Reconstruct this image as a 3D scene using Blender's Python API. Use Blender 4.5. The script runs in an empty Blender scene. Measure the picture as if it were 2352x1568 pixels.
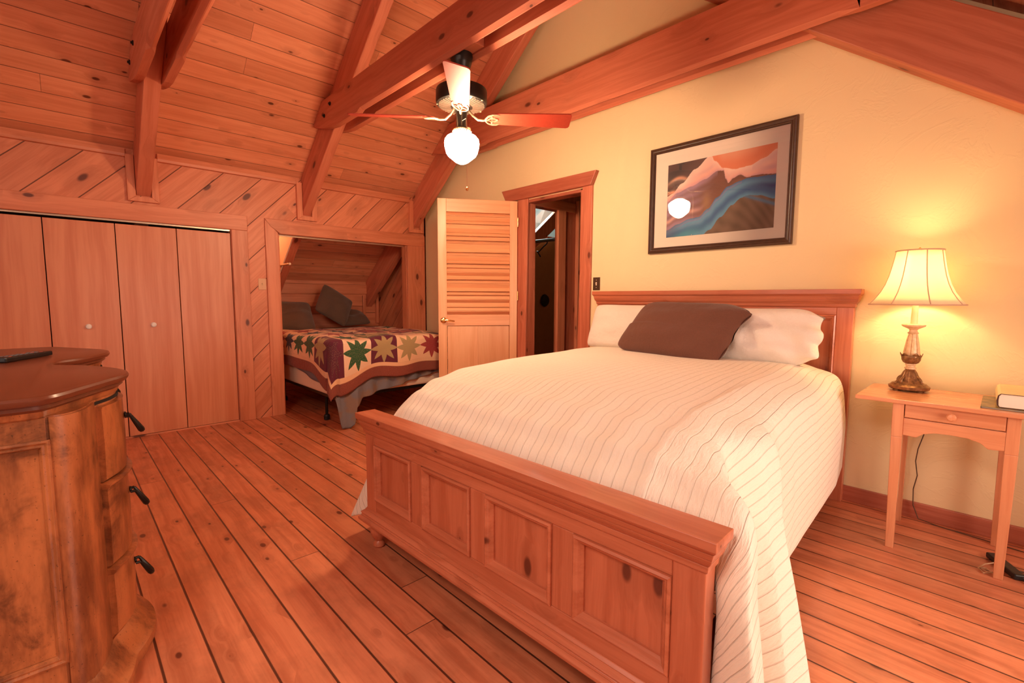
import bpy, bmesh, math, random
from mathutils import Vector, Matrix, Euler
PI = math.pi
random.seed(7)
S = bpy.context.scene
COL = S.collection
# ------------------------------------------------------------------ camera
cam_d = bpy.data.cameras.new('camera')
cam = bpy.data.objects.new('camera', cam_d); COL.objects.link(cam)
cam_d.sensor_fit = 'HORIZONTAL'; cam_d.sensor_width = 36.0
cam_d.lens = 36.0 * 1083.7 / 2352.0
cam_d.clip_start = 0.02; cam_d.clip_end = 60
YAW, PITCH, ROLL = math.radians(46.26), math.radians(5.246), math.radians(0.213)
CAM = Vector((5.158, -3.412, 1.22))
_f = Vector((-math.sin(YAW) * math.cos(PITCH), math.cos(YAW) * math.cos(PITCH), -math.sin(PITCH)))
_r = Vector((math.cos(YAW), math.sin(YAW), 0)); _u = _r.cross(_f)
_r2 = math.cos(ROLL) * _r + math.sin(ROLL) * _u; _u2 = -math.sin(ROLL) * _r + math.cos(ROLL) * _u
M = Matrix((_r2, _u2, -_f)).transposed().to_4x4(); M.translation = CAM
cam.matrix_world = M
S.camera = cam
# ------------------------------------------------------------------ world and view
S.view_settings.view_transform = 'Standard'; S.view_settings.look = 'None'
S.view_settings.gamma = 1.0; S.view_settings.use_curve_mapping = False
S.view_settings.exposure = 0.0
W = bpy.data.worlds.new('sky'); S.world = W; W.use_nodes = True
W.node_tree.nodes['Background'].inputs[0].default_value = (0.40, 0.50, 0.44, 1)
W.node_tree.nodes['Background'].inputs[1].default_value = 0.7
# ------------------------------------------------------------------ daylight through the windows behind and right of the camera, plus an added fill
def area(name, loc, target, sx, sy, power, color):
    l = bpy.data.lights.new(name, 'AREA'); l.shape = 'RECTANGLE'; l.size = sx; l.size_y = sy
    l.energy = power; l.color = color
    o = bpy.data.objects.new(name, l); COL.objects.link(o); o.location = loc
    o.rotation_euler = (Vector(target) - Vector(loc)).to_track_quat('-Z', 'Y').to_euler()
    return o
DAY = (1.0, 0.75, 0.62)
area('daylight_right', (6.75, -1.75, 1.2), (4.4, -1.75, 0.5), 1.9, 0.95, 92, DAY)
area('daylight_near', (3.6, -6.35, 1.75), (3.4, 0, 1.2), 2.5, 1.5, 32, DAY)
area('added_skylight_fill', (4.95, -4.75, 2.95), (4.5, -0.6, 0.9), 1.0, 1.0, 66, DAY)  # added fill from above, aimed to brighten the yellow wall, bed and floor
area('daylight_alcove', (-0.98, -1.76, 2.42), (-0.62, -1.76, 1.96), 0.8, 0.42, 60, (1.0, 0.74, 0.55))
area('daylight_closet', (-0.35, 2.1, 2.7), (1.2, 1.4, 1.0), 0.8, 0.6, 40, (0.80, 0.95, 0.88))
FANC = (1.0, 0.58, 0.30); LAMPC = (1.0, 0.70, 0.34); GLOBE = 190.0

# ------------------------------------------------------------------ tiny node language
class N:
    def __init__(s, name):
        s.m = bpy.data.materials.new(name); s.m.use_nodes = True
        s.t = s.m.node_tree; s.b = s.t.nodes['Principled BSDF']
    def new(s, k): return s.t.nodes.new(k)
    def put(s, sock, v):
        if isinstance(v, X): s.t.links.new(v.s, sock)
        elif v is not None:
            if isinstance(v, (tuple, list)) and len(v) == 3 and sock.type == 'RGBA': v = (*v, 1)
            sock.default_value = v
    def math(s, op, a, b=None, c=None):
        n = s.new('ShaderNodeMath'); n.operation = op
        s.put(n.inputs[0], a); s.put(n.inputs[1], b)
        if c is not None: s.put(n.inputs[2], c)
        return X(s, n.outputs[0])
    def xyz(s, v):
        n = s.new('ShaderNodeSeparateXYZ'); s.put(n.inputs[0], v)
        return [X(s, n.outputs[i]) for i in range(3)]
    def vec(s, x, y, z):
        n = s.new('ShaderNodeCombineXYZ')
        for i, v in enumerate((x, y, z)): s.put(n.inputs[i], v)
        return X(s, n.outputs[0])
    def obj(s): return X(s, s.new('ShaderNodeTexCoord').outputs['Object'])
    def uv(s): return X(s, s.new('ShaderNodeTexCoord').outputs['UV'])
    def rnd(s): return X(s, s.new('ShaderNodeObjectInfo').outputs['Random'])
    def noise(s, v, scale=1, detail=3, rough=.55, dist=0, col=False):
        n = s.new('ShaderNodeTexNoise'); s.put(n.inputs['Vector'], v)
        n.inputs['Scale'].default_value = scale; n.inputs['Detail'].default_value = detail
        n.inputs['Roughness'].default_value = rough; n.inputs['Distortion'].default_value = dist
        return X(s, n.outputs[1 if col else 0])
    def vor(s, v, scale=1):
        n = s.new('ShaderNodeTexVoronoi'); s.put(n.inputs['Vector'], v); n.inputs['Scale'].default_value = scale
        return X(s, n.outputs['Distance']), X(s, n.outputs['Color'])
    def white(s, v):
        n = s.new('ShaderNodeTexWhiteNoise'); n.noise_dimensions = '3D'; s.put(n.inputs['Vector'], v)
        return X(s, n.outputs['Value'])
    def mix(s, f, a, b, mode='MIX'):
        n = s.new('ShaderNodeMix'); n.data_type = 'RGBA'; n.blend_type = mode
        s.put(n.inputs[0], f); s.put(n.inputs[6], a); s.put(n.inputs[7], b)
        return X(s, n.outputs[2])
    def step(s, v, a, b):
        n = s.new('ShaderNodeMapRange'); n.interpolation_type = 'SMOOTHSTEP'
        s.put(n.inputs[0], v); s.put(n.inputs[1], a); s.put(n.inputs[2], b)
        n.inputs[3].default_value = 0; n.inputs[4].default_value = 1
        return X(s, n.outputs[0])
    def ramp(s, f, stops, const=False):
        n = s.new('ShaderNodeValToRGB'); s.put(n.inputs[0], f); cr = n.color_ramp
        if const: cr.interpolation = 'CONSTANT'
        while len(cr.elements) < len(stops): cr.elements.new(.5)
        for e, (p, c) in zip(cr.elements, stops): e.position = p; e.color = (*c, 1)
        return X(s, n.outputs[0])
    def bump(s, h, dist, strength=1.0):
        n = s.new('ShaderNodeBump'); s.put(n.inputs['Height'], h); n.inputs['Distance'].default_value = dist
        n.inputs['Strength'].default_value = strength
        s.t.links.new(n.outputs[0], s.b.inputs['Normal'])
    def out(s, col=None, rough=None, metal=None, **k):
        s.put(s.b.inputs['Base Color'], col); s.put(s.b.inputs['Roughness'], rough); s.put(s.b.inputs['Metallic'], metal)
        for a, v in k.items(): s.put(s.b.inputs[a.replace('_', ' ')], v)
        return s.m
class X:
    def __init__(s, n, sock): s.n = n; s.s = sock
    def __add__(s, o): return s.n.math('ADD', s, o)
    __radd__ = __add__
    def __sub__(s, o): return s.n.math('SUBTRACT', s, o)
    def __rsub__(s, o): return s.n.math('SUBTRACT', o, s)
    def __mul__(s, o): return s.n.math('MULTIPLY', s, o)
    __rmul__ = __mul__
    def __truediv__(s, o): return s.n.math('DIVIDE', s, o)
    def floor(s): return s.n.math('FLOOR', s)
    def fract(s): return s.n.math('FRACT', s)
    def abs(s): return s.n.math('ABSOLUTE', s)
    def min(s, o): return s.n.math('MINIMUM', s, o)
    def max(s, o): return s.n.math('MAXIMUM', s, o)

def wood(name, light, dark, along='X', across='Y', width=None, seam=.003, L=4.2, kf=7.5, ks=.13, rough=.42, tone=.25,
         knotc=(.10, .018, .008), rot=None, rnd=False, grain=1.0, seamc=(.035, .008, .004), blotch=.0, off=0.0, coat=0.0, gs=1.0, seamk=.9):
    n = N(name); p = n.obj()
    if rot:
        r = n.new('ShaderNodeVectorRotate'); r.rotation_type = 'EULER_XYZ'; n.put(r.inputs[0], p); r.inputs['Rotation'].default_value = rot
        p = X(n, r.outputs[0])
    c = dict(zip('XYZ', n.xyz(p))); d = [k for k in 'XYZ' if k not in (along, across)][0]
    a, c, d = c[along], c[across], c[d]
    if rnd: q = n.rnd(); a = a + q * 17.3; d = d + q * 5.1; 
    fac = None
    if width:
        v = (c + off) / width; i = v.floor(); fr = v.fract()
        w1 = n.white(n.vec(i, 3.7, 1.1)); la = a / L + w1 * 7.31; j = la.floor(); fl = la.fract()
        tn = n.white(n.vec(i, j, .5)); tn2 = n.white(n.vec(j, i, 8.5))
        e1 = fr.min(1 - fr) * width; e2 = fl.min(1 - fl) * (L * 2.2)
        edge = 1 - n.step(e1.min(e2), seam * .35, seam)
        a = a + tn * 11.7; d = d + tn2 * 9.1
        fac = tn
    elif rnd:
        fac = n.rnd()
    dist, col = n.vor(n.vec(a * (.5 * kf), c * kf, d * kf))
    cr = n.xyz(col)
    rk = cr[0] * ks + .008
    knot = 1 - n.step(dist, rk * .55, rk)
    halo = 1 - n.step(dist, rk * .8, rk * 3.2 + .05)
    warp = n.noise(n.vec(a * 1.1, c * 3, d * 3), 1, 2) * .10 + halo * .03
    g1 = n.noise(n.vec(a * 0.9 * gs, (c + warp) * 26 * gs, (d + warp) * 26 * gs), 1, 3, .6)
    g2 = n.noise(n.vec(a * 7 * gs, c * 150 * gs, d * 150 * gs), 1, 2, .6)
    g = n.step(g1 * .8 + g2 * .2, .36, .66) * grain
    colr = n.mix(g, light, dark)
    if blotch:
        bl = n.noise(n.vec(a * 3, c * 5, d * 5), 1, 5, .65)
        colr = n.mix(n.step(bl, .42, .66) * blotch, colr, tuple(x * .25 for x in dark))
    if fac is not None:
        colr = n.mix(1.0, colr, n.ramp(fac, [(0, (1 - tone,) * 3), (.5, (1, 1, 1)), (1, (1 + tone * .3, 1 + tone * .6, 1 + tone * .7))]), 'MULTIPLY')
    colr = n.mix(halo * .35, colr, tuple(x * .6 for x in dark))
    colr = n.mix(knot * .9, colr, knotc)
    h = g * -.05
    if width:
        colr = n.mix(edge * seamk, colr, seamc); h = h - edge
    n.bump(h, .0035, .8)
    return n.out(colr, g1 * .18 + (rough - .09), 0.0, Coat_Weight=coat, Coat_Roughness=.12)

def plain(name, c, rough=.5, metal=0.0, bump=0.0, bs=300, var=0.0, **k):
    n = N(name); p = n.obj(); col = c
    if var:
        col = n.mix(n.noise(p, 9, 4) * 1.0, tuple(x * (1 - var) for x in c), tuple(min(1, x * (1 + var)) for x in c))
    if bump: n.bump(n.noise(p, bs, 2), bump)
    return n.out(col, rough, metal, **k)

# ------------------------------------------------------------------ mesh kit
class B:
    def __init__(s, o=(0, 0, 0), rz=0):
        s.v = []; s.f = []; s.uv = {}; s.m = Matrix.Rotation(-rz, 4, 'Z') @ Matrix.Translation(-Vector(o)) if (rz or any(o)) else None
    def add(s, vs, fs):
        k = len(s.v); s.v += [Vector(v) for v in vs]; s.f += [tuple(i + k for i in f) for f in fs]; return s
    def box(s, x0, x1, y0, y1, z0, z1):
        return s.add([(x, y, z) for z in (z0, z1) for y in (y0, y1) for x in (x0, x1)],
                     [(0, 2, 3, 1), (4, 5, 7, 6), (0, 1, 5, 4), (2, 6, 7, 3), (0, 4, 6, 2), (1, 3, 7, 5)])
    def prism(s, poly, a, b, axis='y'):
        """poly in the plane normal to axis: y->(x,z) x->(y,z) z->(x,y)"""
        g = {'y': lambda p, t: (p[0], t, p[1]), 'x': lambda p, t: (t, p[0], p[1]), 'z': lambda p, t: (p[0], p[1], t)}[axis]
        n = len(poly)
        return s.add([g(p, a) for p in poly] + [g(p, b) for p in poly],
                     [tuple(range(n)), tuple(range(2 * n - 1, n - 1, -1))] + [(i, i + n, (i + 1) % n + n, (i + 1) % n) for i in range(n)])
    def hull(s, bot, top):
        n = len(bot)
        return s.add(list(bot) + list(top), [tuple(range(n))[::-1], tuple(range(n, 2 * n))] + [(i, (i + 1) % n, (i + 1) % n + n, i + n) for i in range(n)])
    def lathe(s, prof, c=(0, 0, 0), seg=32, cap=True, fn=None, a0=0, a1=2 * PI):
        vs = []; full = abs(a1 - a0 - 2 * PI) < 1e-6; m = seg if full else seg + 1
        for r, z in prof:
            for i in range(m):
                a = a0 + (a1 - a0) * i / seg; rr = fn(r, z, a) if fn else r
                vs.append((c[0] + rr * math.cos(a), c[1] + rr * math.sin(a), c[2] + z))
        fs = []
        for j in range(len(prof) - 1):
            for i in range(seg):
                k = (i + 1) % m
                fs.append((j * m + i, j * m + k, (j + 1) * m + k, (j + 1) * m + i))
        if cap and full:
            fs.append(tuple(range(m))[::-1]); fs.append(tuple(range((len(prof) - 1) * m, len(prof) * m)))
        return s.add(vs, fs)
    def tube(s, pts, r, seg=8, cap=True):
        pts = [Vector(p) for p in pts]; vs = []; n = len(pts); prev = None
        for i, p in enumerate(pts):
            t = (pts[min(i + 1, n - 1)] - pts[max(i - 1, 0)]).normalized()
            up = prev if prev is not None else (Vector((0, 0, 1)) if abs(t.z) < .9 else Vector((1, 0, 0)))
            x = t.cross(up).normalized(); y = x.cross(t).normalized(); prev = y
            rr = r[i] if isinstance(r, (list, tuple)) else r
            for k in range(seg):
                a = 2 * PI * k / seg; vs.append(p + x * rr * math.cos(a) + y * rr * math.sin(a))
        fs = [(i * seg + k, i * seg + (k + 1) % seg, (i + 1) * seg + (k + 1) % seg, (i + 1) * seg + k) for i in range(n - 1) for k in range(seg)]
        if cap: fs += [tuple(range(seg))[::-1], tuple(range((n - 1) * seg, n * seg))]
        return s.add(vs, fs)
    def grid(s, fn, nu, nv, closed=False, uvfn=None):
        k = len(s.v); vs = []; uvs = []
        for j in range(nv + 1):
            for i in range(nu + 1):
                vs.append(fn(i / nu, j / nv)); uvs.append(uvfn(i / nu, j / nv) if uvfn else (i / nu, j / nv))
        s.add(vs, [(j * (nu + 1) + i, j * (nu + 1) + i + 1, (j + 1) * (nu + 1) + i + 1, (j + 1) * (nu + 1) + i) for j in range(nv) for i in range(nu)])
        for i, q in enumerate(uvs): s.uv[k + i] = q
        return s
    def xf(s, m, k=0):
        s.v[k:] = [m @ v for v in s.v[k:]]; return s
    def build(s, name, mat, parent=None, smooth=False, bevel=0, loc=None, solid=0, angle=35):
        me = bpy.data.meshes.new(name)
        o = bpy.data.objects.new(name, me); COL.objects.link(o)
        if parent is not None:
            inv = PW[parent.name].inverted(); vs = [inv @ v for v in s.v]; o.parent = parent; PW[o.name] = PW[parent.name]
        elif loc is not None:
            t = Vector(loc); vs = [v - t for v in s.v]; o.location = t; PW[o.name] = Matrix.Translation(t)
        else: vs = s.v; PW[o.name] = Matrix.Identity(4)
        me.from_pydata([tuple(v) for v in vs], [], s.f)
        if s.uv:
            L = me.uv_layers.new(name='UVMap')
            for l in me.loops: L.data[l.index].uv = s.uv.get(l.vertex_index, (0, 0))
        bm = bmesh.new(); bm.from_mesh(me); bmesh.ops.recalc_face_normals(bm, faces=bm.faces); bm.to_mesh(me); bm.free()
        me.materials.append(mat)
        if smooth:
            for p in me.polygons: p.use_smooth = True
            me.set_sharp_from_angle(angle=math.radians(angle))
        if solid: q = o.modifiers.new('s', 'SOLIDIFY'); q.thickness = solid; q.offset = -1
        if bevel:
            q = o.modifiers.new('b', 'BEVEL'); q.width = bevel; q.segments = 2; q.limit_method = 'ANGLE'; q.angle_limit = math.radians(40)
            q.harden_normals = False
        return o
PW = {}
def thing(name, label, cat, loc=(0, 0, 0), rz=0, group=None):
    o = bpy.data.objects.new(name, None); COL.objects.link(o); o.location = loc; o.rotation_euler = (0, 0, rz); o.empty_display_size = .05
    o['label'] = label; o['category'] = cat
    if group: o['group'] = group
    PW[o.name] = Matrix.Translation(Vector(loc)) @ Matrix.Rotation(rz, 4, 'Z')
    return o
def tag(o, label, cat, group=None):
    o['label'] = label; o['category'] = cat
    if group: o['group'] = group
    return o
def struct(o, label=None):
    o['kind'] = 'structure'
    if label: o['label'] = label
    return o
def part(o, label): o['label'] = label; return o
def sm(a, b, x):
    t = max(0, min(1, (x - a) / (b - a))); return t * t * (3 - 2 * t)
def lerp(a, b, t): return a + (b - a) * t
def interp(tab, x):
    """smooth interpolation of a table [(x, v...)]"""
    if x <= tab[0][0]: return tab[0][1:]
    for p, q in zip(tab, tab[1:]):
        if x <= q[0]:
            t = (x - p[0]) / (q[0] - p[0]); t = t * t * (3 - 2 * t)
            return tuple(lerp(u, v, t) for u, v in zip(p[1:], q[1:]))
    return tab[-1][1:]
# ------------------------------------------------------------------ materials of the room
D2 = math.radians
AL = math.radians(38.13); AR = math.radians(36.76)
PL, PD = (.76, .275, .14), (.64, .20, .092)          # stained pine, light and dark grain
m_ceil = wood('pine_ceiling_boards', (.82, .32, .17), (.71, .245, .12), 'Y', 'X', .1425, .0032, 5.1, 10.5, .18, .38, .16, rot=(0, AL, 0), off=-.0235, seamk=.7)
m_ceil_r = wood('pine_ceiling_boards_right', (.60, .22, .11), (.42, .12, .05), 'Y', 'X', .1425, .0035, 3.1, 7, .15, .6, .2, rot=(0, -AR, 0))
m_floor = wood('pine_floor_boards', (.74, .26, .125), (.58, .17, .075), 'X', 'Y', .133, .005, 3.9, 10.5, .18, .36, .22, blotch=.28, off=.049, coat=.2)
m_diag = wood('diagonal_pine_boards', PL, PD, 'Z', 'Y', .23, .0045, 60, 6.5, .19, .45, .12, rot=(D2(45), 0, 0), off=.035, seamk=.8)
m_diag_y = wood('diagonal_pine_boards_side', PL, PD, 'Z', 'X', .20, .0045, 60, 5, .2, .5, .12, rot=(0, D2(-45), 0), seamk=.8)
m_horiz = wood('horizontal_pine_boards', PL, PD, 'Y', 'Z', .2, .0045, 9, 5, .2, .5, .12)
BL_, BD_ = (.64, .20, .11), (.54, .148, .075)
m_beam_x = wood('beam_pine_level', BL_, BD_, 'X', 'Z', None, kf=6.5, ks=.19, rough=.5, rnd=True, tone=.08)
m_beam_l = wood('beam_pine_rising', BL_, BD_, 'X', 'Z', None, kf=6.5, ks=.19, rough=.5, rot=(0, AL, 0), rnd=True, tone=.08)
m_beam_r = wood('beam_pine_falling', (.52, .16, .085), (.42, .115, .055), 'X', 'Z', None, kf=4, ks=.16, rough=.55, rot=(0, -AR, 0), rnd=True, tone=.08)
m_tr_y = wood('trim_pine_y', PL, PD, 'Y', 'Z', None, kf=6, ks=.18, rough=.42, rnd=True, tone=.1)
m_tr_z = wood('trim_pine_z', PL, PD, 'Z', 'Y', None, kf=6, ks=.18, rough=.42, rnd=True, tone=.1)
m_tr_x = wood('trim_pine_x', (.50, .15, .085), (.38, .095, .05), 'X', 'Z', None, kf=5, ks=.17, rough=.42, rnd=True, tone=.08)
m_tr_zx = wood('trim_pine_zx', (.62, .20, .11), (.47, .125, .06), 'Z', 'X', None, kf=6, ks=.18, rough=.42, rnd=True, tone=.08)
m_lauan = wood('lauan_door_veneer', (.74, .295, .15), (.63, .205, .095), 'Z', 'Y', None, kf=.6, ks=.02, rough=.38, rnd=True, tone=.06, gs=.45)
m_doorpine = wood('clear_pine_door', (.85, .46, .24), (.77, .37, .18), 'Z', 'X', None, kf=1.2, ks=.05, rough=.4, rnd=True, tone=.05, gs=.8)
m_louver = wood('clear_pine_louver', (.84, .41, .20), (.76, .33, .15), 'X', 'Z', None, kf=.8, ks=.02, rough=.4, rnd=True, tone=.05, gs=.8)
m_black = plain('black_metal', (.018, .016, .014), .38, .6)
m_blackp = plain('black_plastic', (.012, .012, .013), .4)
m_brass = plain('polished_brass', (.85, .58, .22), .22, 1.0)
m_white = plain('white_plastic', (.85, .80, .74), .45)
m_bronzepl = plain('bronze_plate', (.10, .055, .03), .45, .5)
n = N('window_glass'); _g = n.new('ShaderNodeBsdfGlossy'); _g.inputs['Roughness'].default_value = .01; _t = n.new('ShaderNodeBsdfTransparent')
_f = n.new('ShaderNodeFresnel'); _f.inputs[0].default_value = 1.3; _x = n.new('ShaderNodeMixShader')
n.t.links.new(_f.outputs[0], _x.inputs[0]); n.t.links.new(_t.outputs[0], _x.inputs[1]); n.t.links.new(_g.outputs[0], _x.inputs[2]); n.t.links.new(_x.outputs[0], n.t.nodes['Material Output'].inputs[0])
m_glass = n.m
def plaster(name, c, big=.012):
    n = N(name); p = n.obj()
    a = n.noise(p, 3.1, 6, .6, .8); b = n.noise(p, 14, 4, .6)
    ridge = 1 - n.step((a - .5).abs(), 0, .035)
    n.bump(ridge * .35 + b * .25, big * .3, .4)
    v = n.noise(p, 2.2, 3)
    return n.out(n.mix(v, tuple(x * .97 for x in c), c), .6)
m_plast = plaster('cream_yellow_plaster', (.88, .70, .40))
m_plast2 = plaster('tan_plaster', (.82, .60, .42))
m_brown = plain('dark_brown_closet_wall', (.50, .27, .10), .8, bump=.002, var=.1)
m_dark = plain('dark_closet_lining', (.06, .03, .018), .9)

# ------------------------------------------------------------------ shell
def ZL(x): return 2.45 + .785 * x
def ZR(x): return 6.402 - .747 * x
XR = 2.5796; ZRG = ZL(XR)
XE = 6.45; Y0 = -6.3
struct(B().box(-1.40, XE + .1, Y0 - .1, 3.1, -.08, 0).build('floor', m_floor))
m = B()
for (x0, x1, y0, y1) in ((-1.4, -1.03, Y0 - .1, 0), (-.2, XR, Y0 - .1, 0), (-1.03, -.2, Y0 - .1, -2.0), (-1.03, -.2, -1.53, 0)):
    m.prism([(x0, ZL(x0)), (x1, ZL(x1)), (x1, ZL(x1) + .06), (x0, ZL(x0) + .06)], y0, y1, 'y')
struct(m.build('ceiling_left', m_ceil))
# right slope with an added opening for the fill light behind the camera's right shoulder
m = B(); a, b, c, d = 4.45, 5.45, -5.2, -4.1
for (x0, x1, y0, y1) in ((XR, a, Y0 - .1, 0), (b, XE + .1, Y0 - .1, 0), (a, b, Y0 - .1, c), (a, b, d, 0)):
    m.prism([(x0, ZR(x0)), (x1, ZR(x1)), (x1, ZR(x1) + .06), (x0, ZR(x0) + .06)], y0, y1, 'y')
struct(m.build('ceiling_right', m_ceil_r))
gab = lambda: [(XE, 0), (XE, ZR(XE)), (XR, ZRG)]
# far wall with the doorway
m = B(); m.prism([(0, 0), (1.80, 0), (1.80, 2.19), (2.50, 2.19), (2.50, 0)] + gab() + [(0, ZL(0))], 0, .12, 'y')
struct(m.build('wall_far', m_plast))
# near wall with a window
m = B(); wx0, wx1, wz0, wz1 = 2.4, 4.8, .95, 2.45
for poly in ([(-.09, 0), (wx0, 0), (wx0, ZL(wx0)), (-.09, ZL(-.09))], [(wx1, 0), (XE, 0), (XE, ZR(XE)), (wx1, ZR(wx1))],
             [(wx0, 0), (wx1, 0), (wx1, wz0), (wx0, wz0)], [(wx0, wz1), (wx1, wz1), (wx1, ZR(wx1)), (XR, ZRG), (wx0, ZL(wx0))]):
    m.prism(poly, Y0 - .1, Y0, 'y')
struct(m.build('wall_near', m_plast))
m = B(); ry0, ry1, rz0, rz1 = -2.7, -.8, .55, 1.42
for q in ((Y0, ry0, 0, ZR(XE)), (ry1, 0, 0, ZR(XE)), (ry0, ry1, 0, rz0), (ry0, ry1, rz1, ZR(XE))): m.box(XE, XE + .1, *q)
struct(m.build('wall_right', m_plast))
def window(name, axis, at, a0, a1, z0, z1, th, mull=1):
    w = thing(name, '', '', (0, 0, 0)); del w['label']; del w['category']; w['kind'] = 'structure'
    f = B()
    def bb(p, q, r, s_, t=th): (f.box(at - t, at + t, p, q, r, s_) if axis == 'x' else f.box(p, q, at - t, at + t, r, s_))
    bb(a0 - .07, a0 + .03, z0 - .07, z1 + .07); bb(a1 - .03, a1 + .07, z0 - .07, z1 + .07)
    bb(a0 + .03, a1 - .03, z0 - .07, z0 + .03); bb(a0 + .03, a1 - .03, z1 - .03, z1 + .07)
    for k in range(mull):
        c = lerp(a0, a1, (k + 1) / (mull + 1)); bb(c - .02, c + .02, z0 + .03, z1 - .03, th * .5)
    f.build('window_frame', m_tr_x, w, bevel=.004)
    g = B(); (g.box(at - .003, at + .003, a0, a1, z0, z1) if axis == 'x' else g.box(a0, a1, at - .003, at + .003, z0, z1))
    g.build('pane', m_glass, w)
window('window_1', 'x', XE + .05, ry0, ry1, rz0, rz1, .06, 2)
window('window_2', 'y', Y0 - .05, wx0, wx1, wz0, wz1, .06, 2)
# knee wall: openings for the closet and the sleeping alcove
CL0, CL1, AV0, AV1, OH = -4.74, -2.19, -1.77, -.28, 1.86
m = B(); m.prism([(Y0, 0), (CL0, 0), (CL0, OH), (CL1, OH), (CL1, 0), (AV0, 0), (AV0, OH), (AV1, OH), (AV1, 0), (0, 0), (0, ZL(0)), (Y0, ZL(0))], -.09, 0, 'x')
struct(m.build('wall_left', m_diag))
# alcove behind it
struct(B().box(-1.40, -1.28, -2.1, .1, 0, ZL(-1.28)).build('wall_alcove_back', m_horiz))
m = B(); m.prism([(-1.28, 0), (-.09, 0), (-.09, ZL(-.09)), (-1.28, ZL(-1.28))], 0, .1, 'y'); struct(m.build('wall_alcove_right', m_diag_y))
m = B(); m.prism([(-1.28, 0), (-.09, 0), (-.09, ZL(-.09)), (-1.28, ZL(-1.28))], -2.1, -2.0, 'y'); struct(m.build('wall_alcove_left', m_diag_y))
n = N('skylight_glow_sheet'); _t = n.new('ShaderNodeBsdfTranslucent'); _t.inputs[0].default_value = (.92, .66, .48, 1); _d = n.new('ShaderNodeBsdfDiffuse'); _d.inputs[0].default_value = (.88, .66, .48, 1)
_x = n.new('ShaderNodeMixShader'); _x.inputs[0].default_value = .5; n.t.links.new(_d.outputs[0], _x.inputs[1]); n.t.links.new(_t.outputs[0], _x.inputs[2]); n.t.links.new(_x.outputs[0], n.t.nodes['Material Output'].inputs[0])
m = B(); m.prism([(-1.03, ZL(-1.03) + .028), (-.2, ZL(-.2) + .028), (-.2, ZL(-.2) + .032), (-1.03, ZL(-1.03) + .032)], -2.0, -1.53, 'y')  # translucent sheet added across the skylight opening so that it glows peach
struct(m.build('window_4', n.m), 'skylight in the sloping alcove ceiling, with an added translucent sheet that glows peach')
m = B(); m.prism([(-1.02, ZL(-1.02) - .37), (-.1, ZL(-.1) - .37), (-.1, ZL(-.1)), (-1.02, ZL(-1.02))], -1.534, -1.5215, 'y')  # side face of the rafter: daylight on it is put into the pale colour
struct(m.build('trim_1', plain('daylit_rafter_face', (.92, .70, .52), .6)), 'sheet on the side of the alcove rafter, coloured pale for the daylight on it')
m = B().tube([(-.98, -1.545, 1.588), (-.43, -1.545, 1.588), (-.41, -1.545, 1.588), (-.39, -1.545, 1.588), (-.345, -1.545, 1.588)], [.011, .011, .015, .011, .013], 14)
struct(m.build('trim_2', plain('pale_dowel', (.90, .66, .44), .5), smooth=True), 'pale round wooden rail end under the rafter in the alcove')
# closet box behind the folding doors
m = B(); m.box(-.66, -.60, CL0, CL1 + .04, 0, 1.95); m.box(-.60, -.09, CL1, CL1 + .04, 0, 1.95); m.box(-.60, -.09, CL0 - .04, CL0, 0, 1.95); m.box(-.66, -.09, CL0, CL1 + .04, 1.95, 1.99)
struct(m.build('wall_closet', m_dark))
# hall behind the doorway: side wall with an opening into a dark closet
m = B(); m.box(1.63, 1.75, .12, .16, 0, 2.4); m.box(1.63, 1.75, .62, 3.0, 0, 2.4); m.box(1.63, 1.75, .16, .62, 2.17, 2.4)
struct(m.build('wall_hall_left', m_tr_zx))
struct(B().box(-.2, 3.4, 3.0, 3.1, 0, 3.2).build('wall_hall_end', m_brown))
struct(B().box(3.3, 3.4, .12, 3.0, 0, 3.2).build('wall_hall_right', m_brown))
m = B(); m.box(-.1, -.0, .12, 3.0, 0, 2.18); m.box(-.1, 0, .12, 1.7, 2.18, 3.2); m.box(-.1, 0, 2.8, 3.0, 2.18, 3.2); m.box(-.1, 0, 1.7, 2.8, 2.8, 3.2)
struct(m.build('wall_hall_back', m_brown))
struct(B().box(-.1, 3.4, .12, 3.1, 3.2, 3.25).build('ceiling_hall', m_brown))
window('window_3', 'x', -.05, 1.7, 2.8, 2.18, 2.8, .04, 0)

# sloping rafter crossing in front of the high hall window
m = B(); m.prism([(1.45, 1.68), (2.75, 2.66), (2.75, 2.94), (1.45, 1.895)], .10, .18, 'x')
struct(m.build('trim_3', m_tr_z, bevel=.005), 'sloping timber in the closet beyond the doorway')

# ------------------------------------------------------------------ trims on the knee wall
def trim(i, b, mat, bev=.004, label=None):
    o = b.build('trim_%d' % i, mat, bevel=bev); struct(o, label); return o
T = 4
def tr(b, mat, bev=.004, label=None):
    global T
    trim(T, b, mat, bev, label); T += 1
tr(B().prism([(CL0 - .14, OH), (-2.05, OH), (-2.05, 1.985), (-2.045, 2.0), (CL0 - .14, 2.0)], 0, .022, 'x'), m_tr_y, label='long pine header board over the closet')
tr(B().box(0, .022, CL1, -2.051, 0, OH), m_tr_z, label='pine casing right of the closet doors')
tr(B().box(-.09, -.0, CL1 - .003, CL1 + .01, 0, OH), m_tr_z)
tr(B().prism([(-1.895, 2.0), (-1.84, 1.925), (AV0 + .02, OH + .0), (-.03, OH), (-.03, 1.995)], 0, .024, 'x'), m_tr_y, label='pine header board over the sleeping alcove')
tr(B().prism([(-1.892, 0), (AV0, 0), (AV0, OH), (-1.80, OH + .04), (-1.892, 1.99)], 0, .020, 'x'), m_tr_z, label='pine casing left of the sleeping alcove')
tr(B().box(0, .022, AV1, -.03, 0, OH), m_tr_z, label='pine casing right of the sleeping alcove')
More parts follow.
